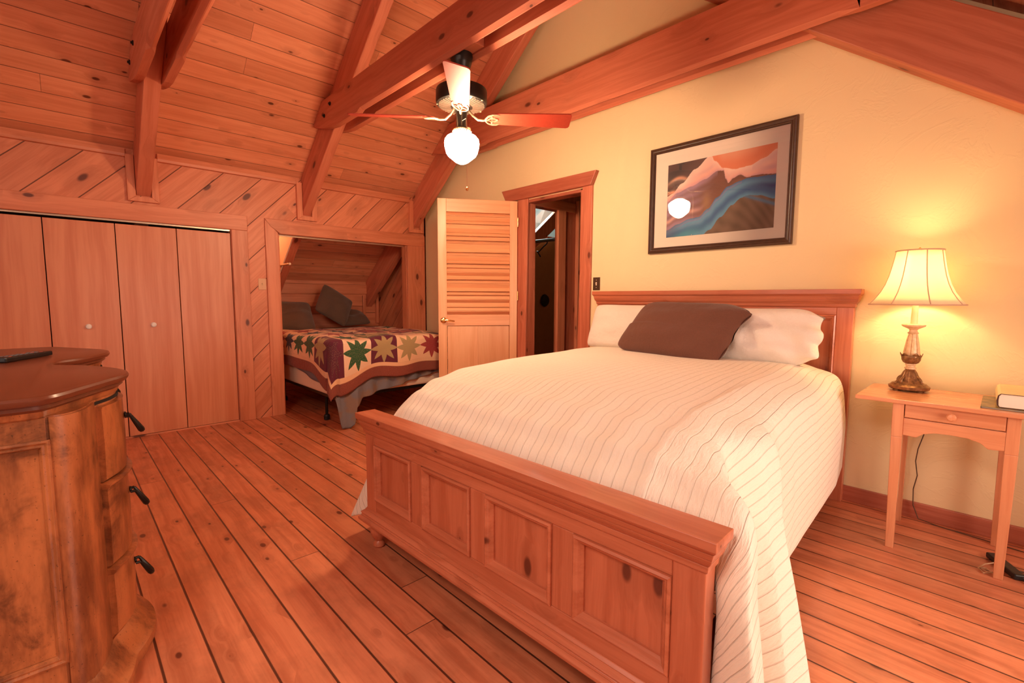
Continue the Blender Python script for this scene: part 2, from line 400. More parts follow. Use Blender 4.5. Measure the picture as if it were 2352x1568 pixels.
tr(B().box(-.10, 0, AV0 - .005, AV0 + .012, 0, OH), m_tr_z)
tr(B().box(-.10, 0, AV1 - .012, AV1 + .005, 0, OH), m_tr_z)
tr(B().box(-.07, -.05, AV0 + .012, AV1 - .012, OH - .015, OH), plain('alcove_track', (.75, .6, .42), .35, .6), .001)
tr(B().box(-.02, .0, -.03, .0, 0, 2.35), m_tr_z)
# rafter positions and the boxed trims round their feet
RT = [(-2.888, -2.785), (-1.521, -1.432), (-.190, -.100)]
for k, (a, b) in enumerate(RT):
    o0, o1 = a - .058, b + .055
    m = B(); zb, zt = 2.022, 2.40
    m.hull([(0, o0, zb), (0, o1, zb), (0, b + .003, zb + .042), (0, a - .003, zb + .042)], [(.034, o0, zb), (.034, o1, zb), (.034, b + .003, zb + .042), (.034, a - .003, zb + .042)])
    for (p, q) in ((o0, a - .003), (b + .003, o1)):
        z1_ = zb if p == o0 else zb + .042; z2_ = zb + .042 if p == o0 else zb
        m.hull([(0, p, z1_), (0, q, z2_), (0, q, zt), (0, p, zt)], [(.034, p, z1_), (.034, q, z2_), (.034, q, zt), (.034, p, zt)])
    tr(m, m_tr_z, .003, ('pine trim box round the foot of the ' + ('first', 'second', 'third')[k] + ' rafter'))
segs = [(Y0, RT[0][0] - .058), (RT[0][1] + .055, RT[1][0] - .058), (RT[1][1] + .055, RT[2][0] - .058)]
for a, b in segs:
    m = B(); m.prism([(0, 2.375), (.028, 2.378), (.034, 2.40), (.030, 2.445), (0.0, 2.445)], a, b, 'y')
    tr(m, m_tr_y, .002, 'pine moulding where the knee wall meets the ceiling')
# inside the alcove
tr(B().box(-1.28, -1.255, -2.0, 0, 1.27, 1.40), m_tr_y); tr(B().box(-1.28, -1.25, -2.0, -.26, 1.10, 1.262), m_tr_y)
tr(B().box(-1.28, -1.24, -.255, -.215, .95, 1.25), m_tr_z); tr(B().box(-1.28, -1.24, -.05, -.01, .85, 1.25), m_tr_z)
# doorway trims
m = B(); m.prism([(1.80 - .145, 0), (1.80, 0), (1.83, 2.2), (1.80 - .11, 2.2)], -.022, 0, 'y'); tr(m, m_tr_zx, label='pine casing left of the doorway')
m = B(); m.prism([(2.455, 0), (2.598, 0), (2.612, 2.2), (2.508, 2.2)], -.024, 0, 'y'); tr(m, m_tr_zx, label='tapering pine casing right of the doorway')
m = B(); m.prism([(1.545, 2.195), (2.612, 2.195), (2.668, 2.31), (1.48, 2.31)], -.05, 0, 'y'); tr(m, m_tr_x, label='flared pine header board over the doorway')
tr(B().box(1.78, 1.806, 0, .12, 0, 2.18), m_tr_zx); tr(B().box(2.47, 2.50, 0, .12, 0, 2.18), m_tr_zx); tr(B().box(1.806, 2.47, 0, .12, 2.16, 2.19), m_tr_x)
tr(B().box(1.75, 1.775, .10, .80, 2.16, 2.262), m_tr_y, label='header board of the side doorway in the hall')
tr(B().box(1.75, 1.782, .505, .63, 0, 2.16), m_tr_z); tr(B().box(1.75, 1.795, .83, .97, 0, 2.3), m_tr_z)
struct(B().box(4.45, XE, -.018, 0, 0, .09).build('baseboard_far', m_tr_x, bevel=.003))
struct(B().box(2.62, 2.74, -.018, 0, 0, .09).build('baseboard_far_left', m_tr_x, bevel=.003))
struct(B().box(XE - .018, XE, Y0, -.018, 0, .09).build('baseboard_right', m_tr_y, bevel=.003))

# ------------------------------------------------------------------ timber trusses
PLACE = ['nearest the left edge of the photo', 'in the middle, above the sleeping alcove corner', 'against the yellow wall']
def rafter_left(k):
    a, b = RT[k]; z0 = 2.075 if k < 2 else 2.09; x0, x1 = -1.28, 2.50
    zz = lambda x: z0 + .785 * x
    m = B(); m.prism([(x0, zz(x0)), (x1, zz(x1)), (x1, ZL(x1) - .002), (x0, ZL(x0) - .002)], a, b, 'y')
    tag(m.build('rafter', m_beam_l, bevel=.006), 'left-sloping pine rafter ' + PLACE[k], 'beam', 'pine rafters on the left slope')
for k in range(3): rafter_left(k)
m = B(); x0, x1 = 2.505, XE - .02; zb = lambda x: 5.956 - .747 * x
m.prism([(x0, zb(x0)), (x1, zb(x1)), (x1, ZR(x1) - .08), (x0, ZR(x0) - .08)], RT[2][0] + .03, -.0, 'y')
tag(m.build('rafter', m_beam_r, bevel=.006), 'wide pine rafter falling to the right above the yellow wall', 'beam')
def collar(k, y0, y1, zb, zt, label, bolts=()):
    front = y0 < RT[k][0]
    xr = (6.402 - zt) / .747 - .02; xrb = (6.402 - zb) / .747 - .06
    xt = (zt - 2.45) / .785 + .01
    t = thing('collar_beam', label, 'beam', (xt, (y0 + y1) / 2, zb), group='level pine collar beams')
    prof = [(xt, zt), (xt - .0, zt - .0)]
    bot = [(.50, ZL(.50) - .004), (.545, zb + .085), (.66, zb + .055), (.80, zb + .022), (.97, zb)]
    poly = [(xt, zt)] + bot + [(1.40, zb), (1.40, zt)]
    m = B(); m.prism(poly, y0, y1, 'y')
    c = .022; ys = y0 if True else y1
    def sec(x, ch): return [(x, y0, zb + ch), (x, y0 + ch, zb), (x, y1 - ch, zb), (x, y1, zb + ch), (x, y1, zt), (x, y0, zt)]
    m2 = [sec(1.40, .001), sec(1.46, c), sec(xrb - .4, c), sec(xrb - .3, .001)]
    for p, q in zip(m2, m2[1:]): m.hull(p, q)
    m.hull(sec(xrb - .3, .001), [(xrb, y0, zb), (xrb, y0, zb), (xrb, y1, zb), (xrb, y1, zb), (xr, y1, zt), (xr, y0, zt)])
    m.build('beam_body', m_beam_x, t)
    for (x, z) in bolts:
        q = B(); q.lathe([(.0, 0), (.017, 0), (.017, .006), (.009, .010), (.009, .016), (0, .016)], seg=10, cap=False)
        q.xf(Matrix.Translation((x, y0, z)) @ Matrix.Rotation(PI / 2, 4, 'X')); part(q.build('bolt', m_black, t), 'black bolt head')
    return t
BO = [(.89, 2.93), (.76, 2.86)]
collar(0, -2.938, -2.888, 2.725, 3.02, 'front collar beam of the truss nearest the left edge, with two bolts', [(.90, 2.95), (.66, 2.905)])
collar(0, -2.785, -2.735, 2.725, 3.02, 'rear collar beam of the truss nearest the left edge')
collar(1, -1.571, -1.521, 2.722, 3.00, 'front collar beam of the middle truss, where the ceiling fan hangs', BO)
collar(1, -1.432, -1.382, 2.722, 3.00, 'rear collar beam of the middle truss, just behind the ceiling fan')
collar(2, -.240, -.190, 2.765, 3.095, 'front collar beam of the truss along the yellow wall')
collar(2, -.100, -.050, 2.765, 3.095, 'rear collar beam squeezed against the yellow wall')
tag(B().box(2.50, 2.835, -1.520, -1.433, 2.752, 2.95).build('spacer_block', m_beam_x, bevel=.004), 'short pine block between the two collar beams, carrying the fan', 'block')

# ------------------------------------------------------------------ closet folding doors
def bifold(name, ys, knob):
    d = thing(name, '', '', (-.02, ys[0], 0)); del d['category']; d['kind'] = 'structure'
    d['label'] = 'plywood folding closet door ' + ('nearest the alcove' if ys[-1] > -2.5 else 'further from the alcove')
    for a, b in zip(ys, ys[1:]):
        B().box(-.034, -.002, a + .003, b - .003, .018, 1.825).build('door_panel', m_lauan, d, bevel=.002)
    k = B(); k.lathe([(0, 0), (.021, 0), (.021, .003), (.013, .008), (.012, .016), (.018, .022), (.017, .028), (.010, .031), (0, .031)], seg=20, cap=False)
    k.xf(Matrix.Translation((-.002, knob, .977)) @ Matrix.Rotation(PI / 2, 4, 'Y'))
    part(k.build('knob', m_white, d, smooth=True), 'round white knob')
bifold('door_2', [-3.895, -3.472, -3.042], -3.25)
bifold('door_3', [-3.042, -2.620, -2.195], -2.825)
bifold('door_4', [-4.735, -4.315, -3.895], -4.10)
tr(B().box(-.05, -.012, CL0, CL1, 1.845, OH), plain('door_track', (.62, .5, .36), .3, .7), .001, 'metal track above the closet doors')
tr(B().box(-.09, -.002, CL0, CL1, 0, .014), m_tr_y, .002)
# ------------------------------------------------------------------ louvered door standing open
def louver_door():
    hx, hy = 1.706, -.045; ang = math.atan2(-.706 - hy, 1.281 - hx)      # leaf runs from hinge to free edge
    d = thing('door_1', '', '', (hx, hy, 0), ang); del d['category']; d['kind'] = 'structure'; d['label'] = 'pine louvered door standing open into the room'
    w, h, t = .79, 2.18, .018
    MM = PW[d.name]
    def go(b, name, mat, **k):
        b.xf(MM); return b.build(name, mat, d, **k)
    go(B().box(0, .076, -t, t, .01, h), 'stile', m_doorpine, bevel=.003)
    go(B().box(w - .085, w, -t, t, .01, h), 'stile', m_doorpine, bevel=.003)
    go(B().box(.076, w - .085, -t, t, 2.055, h), 'top_rail', m_louver, bevel=.003)
    go(B().box(.076, w - .085, -t, t, .945, 1.055), 'lock_rail', m_louver, bevel=.003)
    go(B().box(.076, w - .085, -t, t, .01, .24), 'bottom_rail', m_louver, bevel=.003)
    n = 26
    for i in range(n):
        z = 1.055 + (i + .5) * (2.055 - 1.055) / n
        tl = D2(52 if i % 5 in (0, 3) else (30 if i % 3 else 40)); hh = .024
        b = B(); b.box(.074, w - .083, -.0035, .0035, -hh, hh)
        b.xf(Matrix.Translation((0, 0, z)) @ Matrix.Rotation(-tl if i % 7 in (0, 3) else tl, 4, 'X'))
        go(b, 'louver_slat', m_louver, bevel=.0015)
    for a, b_ in ((.08, .40), (.40, w - .089)):
        go(B().box(a, b_, -.008, .008, .245, .94), 'lower_panel', m_doorpine, bevel=.002)
    # brass lever set, facing the camera side
    s = 1
    k = B(); k.lathe([(0, 0), (.030, 0), (.030, .004), (.022, .010), (0, .012)], seg=24, cap=False); k.xf(Matrix.Translation((w - .05, s * t, 1.0)) @ Matrix.Rotation(-s * PI / 2, 4, 'X'))
    k.tube([(w - .05, s * (t + .01), 1.0), (w - .05, s * (t + .045), 1.0)], .009, 10)
    k.tube([(w - .05, s * (t + .045), 1.0), (w - .08, s * (t + .050), 1.003), (w - .12, s * (t + .046), .997), (w - .155, s * (t + .040), .992)], [.010, .009, .008, .007], 10)
    go(k, 'lever_handle', m_brass, smooth=True)['label'] = 'brass lever handle'
    k = B(); k.lathe([(0, 0), (.030, 0), (.030, .004), (.022, .010), (0, .012)], seg=24, cap=False); k.xf(Matrix.Translation((w - .05, -t, 1.0)) @ Matrix.Rotation(PI / 2, 4, 'X'))
    k.tube([(w - .05, -t - .01, 1.0), (w - .05, -t - .045, 1.0)], .009, 10); k.tube([(w - .05, -t - .045, 1.0), (w - .155, -t - .045, 1.0)], .008, 10)
    go(k, 'lever_handle', m_brass, smooth=True)['label'] = 'brass lever handle'
    for z in (.25, 1.2, 1.93): go(B().tube([(-.006, t, z), (-.006, t, z + .09)], .006, 8), 'hinge', m_brass)
louver_door()

# ------------------------------------------------------------------ main bed
m_bed_x = wood('bed_pine_x', (.60, .19, .095), (.48, .13, .058), 'X', 'Z', None, kf=9, ks=.18, rough=.36, rnd=True, tone=.06, coat=.3)
m_bed_z = wood('bed_pine_z', (.59, .18, .088), (.48, .125, .055), 'Z', 'X', None, kf=9, ks=.19, rough=.36, rnd=True, tone=.06, coat=.3)
HB = [Vector((2.765, -.125, 0)), Vector((4.545, -.068, 0))]       # headboard body ends, front plane
FB = [Vector((3.045, -2.375, 0)), Vector((4.706, -2.335, 0))]     # footboard body ends, front plane
bed = thing('bed', 'large pine panelled bed with headboard and footboard, standing against the yellow wall', 'bed', (3.75, -1.2, 0))
def board(P0, P1, H, depth, name, crown, panels, zlo, front=1):
    """panelled board from P0 to P1; front face towards -y"""
    d = (P1 - P0); Wd = d.length; ang = math.atan2(d.y, d.x)
    Mx = Matrix.Translation(P0) @ Matrix.Rotation(ang, 4, 'Z')
    bd = bpy.data.objects.new(name, bpy.data.meshes.new(name)); COL.objects.link(bd); bd.parent = bed; PW[bd.name] = Mx
    # the board object's own mesh: the backing sheet
    bd.matrix_parent_inverse = Matrix.Identity(4)
    bpy.data.objects.remove(bd)
    core = B().box(.05, Wd - .05, .022, depth - .004, zlo, H - .02); core.xf(Mx)
    root = core.build(name, m_bed_z, bed)
    def put(b, nm, mat, bev=.003, **k):
        b.xf(Mx); return b.build(nm, mat, root, bevel=bev, **k)
    st = .085
    put(B().box(0, st, 0, depth, zlo, H), 'post', m_bed_z, .004)
    put(B().box(Wd - st, Wd, 0, depth, zlo, H), 'post', m_bed_z, .004)
    tr_ = .078; br = .088
    put(B().box(st, Wd - st, .001, depth, H - tr_, H), 'top_rail', m_bed_x)
    put(B().box(st, Wd - st, .001, depth, zlo, zlo + br), 'bottom_rail', m_bed_x)
    n = panels; ms = .085; pw = (Wd - 2 * st - (n - 1) * ms) / n
    for i in range(n):
        a = st + i * (pw + ms); b = a + pw; z0, z1 = zlo + br, H - tr_
        if i < n - 1: put(B().box(b, b + ms, .001, depth, z0, z1), 'stile', m_bed_z)
        put(B().box(a, b, .020, .030, z0, z1), 'panel', m_bed_z, .001)
        q = B(); o = .004; w1, w2 = .0, .026
        prof = [(0, -.006), (.007, -.010), (.013, -.004), (.018, -.002), (.024, .006), (.030, .012), (.030, .022), (0, .022)]
        ring = lambda u, v: [(a + u, v, z0 + u), (b - u, v, z0 + u), (b - u, v, z1 - u), (a + u, v, z1 - u)]
        k0 = len(q.v)
        for (u, v) in prof: q.v += [Vector(p) for p in ring(u, v)]
        for j in range(len(prof)):
            jn = (j + 1) % len(prof)
            for c in range(4): q.f.append((k0 + j * 4 + c, k0 + j * 4 + (c + 1) % 4, k0 + jn * 4 + (c + 1) % 4, k0 + jn * 4 + c))
        put(q, 'panel_moulding', m_bed_x, 0)
    # crown: moulded profile swept along the front and returned at the ends
    oh, ch = crown
    prof = [(-.0, H - .035), (.006, H - .030), (.008, H - .012), (.016, H), (.020, H + .012), (oh * .72, H + ch * .45), (oh, H + ch * .62), (oh, H + ch)]
    q = B()
    rings = []
    for u, z in prof:
        rings.append([(-u, -u, z), (Wd + u, -u, z), (Wd + u, depth + u * .4, z), (-u, depth + u * .4, z)])
    for p, r_ in zip(rings, rings[1:]): q.hull(p, r_)
    put(q, 'crown_moulding', m_bed_x, .002)
    # base moulding
    q = B()
    prof = [(.020, zlo - .040), (.032, zlo - .034), (.034, zlo - .020), (.022, zlo - .012), (.020, zlo - .002), (.024, zlo + .006), (.008, zlo + .018), (.0, zlo + .03)]
    for p, r_ in zip([[(-u, -u, z), (Wd + u, -u, z), (Wd + u, depth, z), (-u, depth, z)] for u, z in prof], [[(-u, -u, z), (Wd + u, -u, z), (Wd + u, depth, z), (-u, depth, z)] for u, z in prof[1:]]): q.hull(p, r_)
    if front: put(q, 'base_moulding', m_bed_x, .002)
    return root, Mx, Wd
fbo, FM, FW = board(FB[0], FB[1], .600, .058, 'footboard', (.034, .066), 4, .165)
for x in (.055, FW - .055):
    q = B().lathe([(.020, 0), (.028, .010), (.026, .022), (.018, .034), (.030, .052), (.040, .075), (.041, .098), (.030, .118), (.033, .128), (.033, .136)], (x, .03, 0), 24); q.xf(FM)
    part(q.build('foot', m_bed_z, fbo, smooth=True), 'turned bun foot')
hbo, HM, HW = board(HB[0], HB[1], 1.205, .055, 'headboard', (.034, .075), 4, .40, front=0)
for x in (0, HW - .085):
    q = B().box(x, x + .085, 0, .055, 0, .40); q.xf(HM); q.build('leg', m_bed_z, hbo, bevel=.003)
for s, (xa, xb) in enumerate(((2.80, 3.08), (4.505, 4.665))):
    q = B(); y0, y1 = -.08, -2.30
    q.hull([(xa, y0, .19), (xa + .03, y0, .19), (xb + .03, y1, .19), (xb, y1, .19)], [(xa, y0, .34), (xa + .03, y0, .34), (xb + .03, y1, .34), (xb, y1, .34)])
    q.build('side_rail', m_bed_x, bed, bevel=.003)
q = B(); q.hull([(2.88, -.17, .26), (4.45, -.15, .26), (4.585, -2.20, .26), (3.12, -2.26, .26)], [(2.88, -.17, .50), (4.45, -.15, .50), (4.585, -2.20, .50), (3.12, -2.26, .50)])
m_tick = plain('cream_mattress_ticking', (.78, .66, .52), .8)
tag(q.build('box_spring', m_tick, bevel=.02), 'cream box spring hidden under the white quilt of the large bed', 'box spring')
q = B(); q.hull([(2.88, -.17, .502), (4.44, -.15, .502), (4.56, -2.18, .502), (3.12, -2.24, .502)], [(2.90, -.19, .79), (4.38, -.17, .79), (4.50, -2.12, .68), (3.14, -2.18, .70)])
tag(q.build('mattress', m_tick, bevel=.04), 'cream mattress hidden under the white quilt of the large bed', 'mattress')

# quilt: lofted cross-sections from head to foot
def quilt_mat():
    n = N('white_channel_quilt'); u = n.uv(); x, y, _ = n.xyz(u)
    wob = n.noise(u, 1.5, 2) * .0
    ch = ((x + wob) / .040).fract(); e = ch.min(1 - ch)
    groove = 1 - n.step(e, .0, .07)
    puff = n.noise(n.vec(x * 60, y * 26, 0), 1, 3, .6); cr = n.noise(u, 22, 4, .6)
    n.bump(puff * .6 + cr * .6 - groove * .35, .008, .85)
    c = n.mix(groove * .15, (.90, .80, .65), (.74, .60, .45))
    return n.out(c, .85, 0, Sheen_Weight=.15)
m_quilt = quilt_mat()
NS = 60
RH = [  # y, top x, hem: x, y, z, mid: x, y, z   (right side)
 (-.14, 4.40, 4.56, -.17, .24, 4.555, -.15, .56),
 (-.50, 4.45, 4.60, -.52, .24, 4.605, -.50, .55),
 (-1.00, 4.48, 4.62, -1.02, .215, 4.620, -1.00, .52),
 (-1.36, 4.49, 4.632, -1.38, .20, 4.625, -1.36, .52),
 (-1.52, 4.50, 4.650, -1.55, .185, 4.632, -1.52, .50),
 (-1.62, 4.505, 4.745, -1.72, .06, 4.655, -1.63, .48),
 (-1.70, 4.51, 4.835, -1.84, .012, 4.700, -1.73, .48),
 (-1.80, 4.52, 4.800, -1.94, .012, 4.690, -1.83, .48),
 (-1.92, 4.53, 4.625, -1.99, .03, 4.608, -1.95, .48),
 (-2.03, 4.545, 4.700, -2.08, .012, 4.665, -2.05, .46),
 (-2.12, 4.555, 4.850, -2.25, .012, 4.785, -2.20, .46),
 (-2.18, 4.565, 4.855, -2.35, .012, 4.800, -2.30, .48),
 (-2.22, 4.570, 4.760, -2.32, .12, 4.748, -2.30, .48),
 (-2.255, 4.575, 4.690, -2.272, .17, 4.700, -2.272, .48)]
LH = [
 (-.14, 2.93, 2.82, -.17, .22, 2.80, -.15, .56),
 (-1.00, 3.02, 2.88, -1.02, .18, 2.87, -1.00, .54),
 (-1.70, 3.08, 2.91, -1.75, .14, 2.93, -1.72, .50),
 (-2.00, 3.11, 2.86, -2.15, .10, 2.94, -2.06, .46),
 (-2.12, 3.12, 2.90, -2.40, .10, 2.98, -2.27, .44),
 (-2.255, 3.135, 3.00, -2.34, .13, 3.015, -2.31, .46)]
def ztop(y):
    return interp([(-2.255, .622), (-2.20, .688), (-2.12, .755), (-2.0, .805), (-1.8, .836), (-1.4, .850), (-.8, .850), (-.14, .835)], y)[0]
def bez(pts, t):
    # Catmull-Rom through pts
    n = len(pts) - 1; s = min(t * n, n - 1e-6); i = int(s); f = s - i
    p = [pts[max(i - 1, 0)], pts[i], pts[i + 1], pts[min(i + 2, n)]]
    return p[1] * 1.0 + (p[2] - p[0]) * (.5 * f) + (2 * p[0] - 5 * p[1] + 4 * p[2] - p[3]) * (.5 * f * f) + (3 * p[1] - p[0] - 3 * p[2] + p[3]) * (.5 * f ** 3)
def quilt():
    ys = [-.14 - 2.115 * (i / 110) for i in range(111)]
    rows = []; uvs = []
    for y in ys:
        rx, hx, hy, hz, mx, my, mz = interp(RH, y * 1.0) if False else interp([r for r in RH[::-1]], y)
        lx, ax, ay, az, bx, by, bz = interp(LH[::-1], y)
        z = ztop(y); foot = sm(-1.75, -2.25, y)
        e = .10
        rx -= .10; right = [Vector((rx, y, z)), Vector((rx + .085, y, z - .022)), Vector((lerp(rx, mx, .84), lerp(y, my, .3), lerp(z, mz, .28))), Vector((mx, my, mz)),
                 Vector((lerp(mx, hx, .5) + .004, lerp(my, hy, .5), lerp(mz, hz, .5))), Vector((hx, hy, hz))]
        left = [Vector((lx, y, z)), Vector((lx - .06, y, z - .035)), Vector((lerp(lx, bx, .86), lerp(y, by, .4), lerp(z, bz, .42))), Vector((bx, by, bz)),
                Vector((lerp(bx, ax, .5), lerp(by, ay, .5), lerp(bz, az, .5))), Vector((ax, ay, az))]
        row = []; 
        for i in range(26): row.append(bez(left[::-1], i / 26))
        for i in range(60):
            t = i / 59; x = lerp(lx, rx, t)
            zz = z + .006 * math.sin(x * 5 + y * 3) * (1 - foot) + .016 * math.sin(PI * t) * (1 - foot) + foot * .006 * math.sin(x * 34) 
            # soft dip in front of the pillows
            row.append(Vector((x, y, zz)))
        for i in range(1, 41): row.append(bez(right, i / 40))
        # pucker waves on the drops
        m_ = len(row); uv = []; 
        w0 = 0; arc = [0]
        for a, b in zip(row, row[1:]): arc.append(arc[-1] + (b - a).length)
        mid = arc[26]
        rows.append(row); uvs.append([(s - mid, -y) for s in arc])
    b = B(); nx = len(rows[0])
    b.v = [v for r in rows for v in r]
    b.f = [(j * nx + i, j * nx + i + 1, (j + 1) * nx + i + 1, (j + 1) * nx + i) for j in range(len(rows) - 1) for i in range(nx - 1)]
    for j, r in enumerate(uvs):
        for i, q in enumerate(r): b.uv[j * nx + i] = q
    o = b.build('quilt', m_quilt, smooth=True, angle=180, loc=(3.75, -1.2, .85), solid=.012)
    s = o.modifiers.new('sub', 'SUBSURF'); s.levels = 1; s.render_levels = 1
    tx = bpy.data.textures.new('cloth_ripple', 'CLOUDS'); tx.noise_scale = .45
    d = o.modifiers.new('disp', 'DISPLACE'); d.texture = tx; d.strength = .008; d.mid_level = .5; d.texture_coords = 'LOCAL'
    o.modifiers.move(2, 0); o.modifiers.move(2, 1) if False else None
    tag(o, 'white channel-stitched quilt spread over the large bed, hanging to the floor at its right corner', 'quilt')
quilt()

# ------------------------------------------------------------------ pillows
def cloth_mat(name, c, c2=None, weave=420, wr=1.0, rough=.85):
    n = N(name); p = n.obj(); c2 = c2 or tuple(x * .8 for x in c)
    h = n.noise(p, 14, 4, .6) * wr; n.bump(h + n.noise(p, weave, 1) * .16, .014, .8)
    return n.out(n.mix(n.noise(p, 130, 2), c2, c), rough, 0, Sheen_Weight=.2)
m_pw = cloth_mat('white_pillowcase', (.86, .78, .68), (.80, .70, .60))
m_pb = cloth_mat('brown_woven_cover', (.16, .054, .028), (.12, .04, .02), wr=.6)
m_pg = cloth_mat('dark_taupe_pillowcase', (.15, .085, .052), (.11, .062, .04), wr=.9)
def pillow(name, mat, label, cat, c, w, h, t, axes, group=None, corner=.12, round_=.10, seed=1, ripple=.012, fn=None):
    """c centre; axes = (right, up) unit vectors of the pillow's face"""
    r, u = Vector(axes[0]).normalized(), Vector(axes[1]); u = (u - r * u.dot(r)).normalized(); nrm = r.cross(u)
    rnd = random.Random(seed); ph = [rnd.uniform(0, 6) for _ in range(8)]
    b = B(); n = 36
    def pt(U, V, side):
        x, y = 2 * U - 1, 2 * V - 1
        k = 1 - corner * (1 - (x * x) ) * (y * y) * .0
        X_ = x * (1 - corner * (1 - abs(x)) * 0 - .10 * (1 - y * y) * abs(x) ** 3 * 0)
        rc = 1 - round_ * abs(x) ** 5 * abs(y) ** 5
        px = x * (w / 2) * rc * (1 - .05 * (1 - abs(y) ** 2.2) * abs(x)); py = y * (h / 2) * rc * (1 - .06 * (1 - abs(x) ** 2.2) * abs(y))
        th = t / 2 * (max(0, (1 - abs(x) ** 2.6) * (1 - abs(y) ** 2.6))) ** .55
        th += ripple * (math.sin(4 * x + ph[0] + 3 * y) + .6 * math.sin(9 * y + ph[1] - 2 * x)) * (1 - abs(x) ** 4) * (1 - abs(y) ** 4) * .6
        v = Vector(c) + r * px + u * py + nrm * th * side
        return fn(v, x, y, side) if fn else v
    b.grid(lambda U, V: pt(U, V, 1), n, n); b.grid(lambda U, V: pt(U, V, -1), n, n); b.uv = {}
    o = b.build(name, mat, smooth=True, angle=180, loc=c)
    bm = bmesh.new(); bm.from_mesh(o.data); bmesh.ops.remove_doubles(bm, verts=bm.verts, dist=.0008); bmesh.ops.recalc_face_normals(bm, faces=bm.faces)
    bm.to_mesh(o.data); bm.free()
    s = o.modifiers.new('s', 'SUBSURF'); s.levels = 1; s.render_levels = 1
    tag(o, label, cat, group); return o
LN = Vector((0, .42, 1))
pillow('pillow', m_pw, 'white pillow on the left side of the large bed, leaning on the headboard', 'pillow', (3.165, -.30, 1.005), .66, .38, .17, ((1, .05, 0), (.07, .42, .95)), 'white pillows on the large bed', seed=3)
def ruffle(v, x, y, side):
    f = sm(.62, 1.0, x)
    if f:
        v = v + Vector((.012 * math.sin(9 * y + 1) * f, -.016 * f * math.sin(8 * y + side), -.012 * f * y + .006 * f * math.sin(13 * y)))
        v.y += -side * .045 * f * (1 - abs(y) ** 4); v.x += .03 * f * (1 - y * y) * (1 if side > 0 else .2)
    v = v + Vector((0, -.012 * math.sin(11 * x + 5 * y) * (1 - abs(y) ** 2) * side * .8, .0))
    return v
pillow('pillow', m_pw, 'white pillow with a crumpled open end on the right side of the large bed', 'pillow', (4.09, -.31, 1.00), .70, .37, .19, ((1, .06, 0), (.0, .42, .95)), 'white pillows on the large bed', seed=9, ripple=.018, round_=.13, fn=ruffle)
def slouch(v, x, y, side):
    v = v + Vector((.07 * y, 0, 0)) + Vector((0, 0, -.030 * x * (1 if y < 0 else .3)))
    f = sm(.55, 1, x) * sm(.2, 1, y); v += Vector((.03 * f, -.02 * f, -.025 * f))
    v += Vector((0, -.010 * math.sin(8 * x - 6 * y) * side * sm(-.2, 1, x), 0))
    return v
pillow('cushion', m_pb, 'large brown cushion leaning on the white pillows of the large bed', 'cushion', (3.685, -.50, 1.015), .74, .43, .20, ((1, .03, 0), (.0, .52, .85)), seed=5, ripple=.014, round_=.16, fn=slouch)

# ------------------------------------------------------------------ nightstand
m_ns = wood('orange_pine_nightstand', (.72, .31, .15), (.60, .22, .095), 'X', 'Y', None, kf=2.5, ks=.06, rough=.3, rnd=True, tone=.03, coat=.4)
m_nsz = wood('orange_pine_nightstand_leg', (.72, .31, .15), (.60, .22, .095), 'Z', 'X', None, kf=2.5, ks=.05, rough=.32, rnd=True, tone=.03, coat=.4)
def nightstand():
    t = thing('nightstand', 'small orange pine nightstand with one drawer, right of the large bed', 'table', (5.02, -.30, 0))
    zt = .745
    B().box(4.662, 5.385, -.545, -.075, zt - .020, zt).build('table_top', m_ns, t, bevel=.003)
    L = [(4.832, -.505), (5.215, -.495), (4.815, -.118), (5.20, -.11)]
    for x, y in L:
        s0, s1 = .021, .0155
        dx = .004 if x < 5 else -.002
        b = B().hull([(x + dx - s1, y - s1, 0), (x + dx + s1, y - s1, 0), (x + dx + s1, y + s1, 0), (x + dx - s1, y + s1, 0)],
                     [(x - s0, y - s0, .56), (x + s0, y - s0, .56), (x + s0, y + s0, .56), (x - s0, y + s0, .56)])
        b.box(x - s0, x + s0, y - s0, y + s0, .56, zt - .020)
        b.build('leg', m_nsz, t, bevel=.002)
    x0, x1 = 4.853, 5.194
    # aprons: curved front under the drawer, plain sides and back
    pts = [(x0, .655), (x0, .572), (x0 + .05, .568), (x0 + .075, .590), (x0 + .115, .602), (x0 + .17, .605), (x1 - .17, .605), (x1 - .115, .602), (x1 - .075, .590), (x1 - .05, .568), (x1, .572), (x1, .655)]
    B().prism(pts, -.515, -.497, 'y').build('apron', m_ns, t, bevel=.002)
    B().box(4.805, 4.823, -.484, -.139, .59, zt - .02).build('apron', m_ns, t); B().box(5.20, 5.218, -.474, -.131, .59, zt - .02).build('apron', m_ns, t)
    B().box(4.836, 5.179, -.125, -.107, .59, zt - .02).build('apron', m_ns, t)
    d = B().box(x0 + .003, x1 - .003, -.522, -.18, .660, .722).build('drawer', m_ns, t, bevel=.002)
    k = B().lathe([(.009, 0), (.009, .008), (.016, .016), (.018, .022), (.013, .029), (0, .031)], seg=20, cap=False)
    k.xf(Matrix.Translation((5.02, -.522, .692)) @ Matrix.Rotation(PI / 2, 4, 'X')); k.build('knob', m_nsz, d, smooth=True)
nightstand()

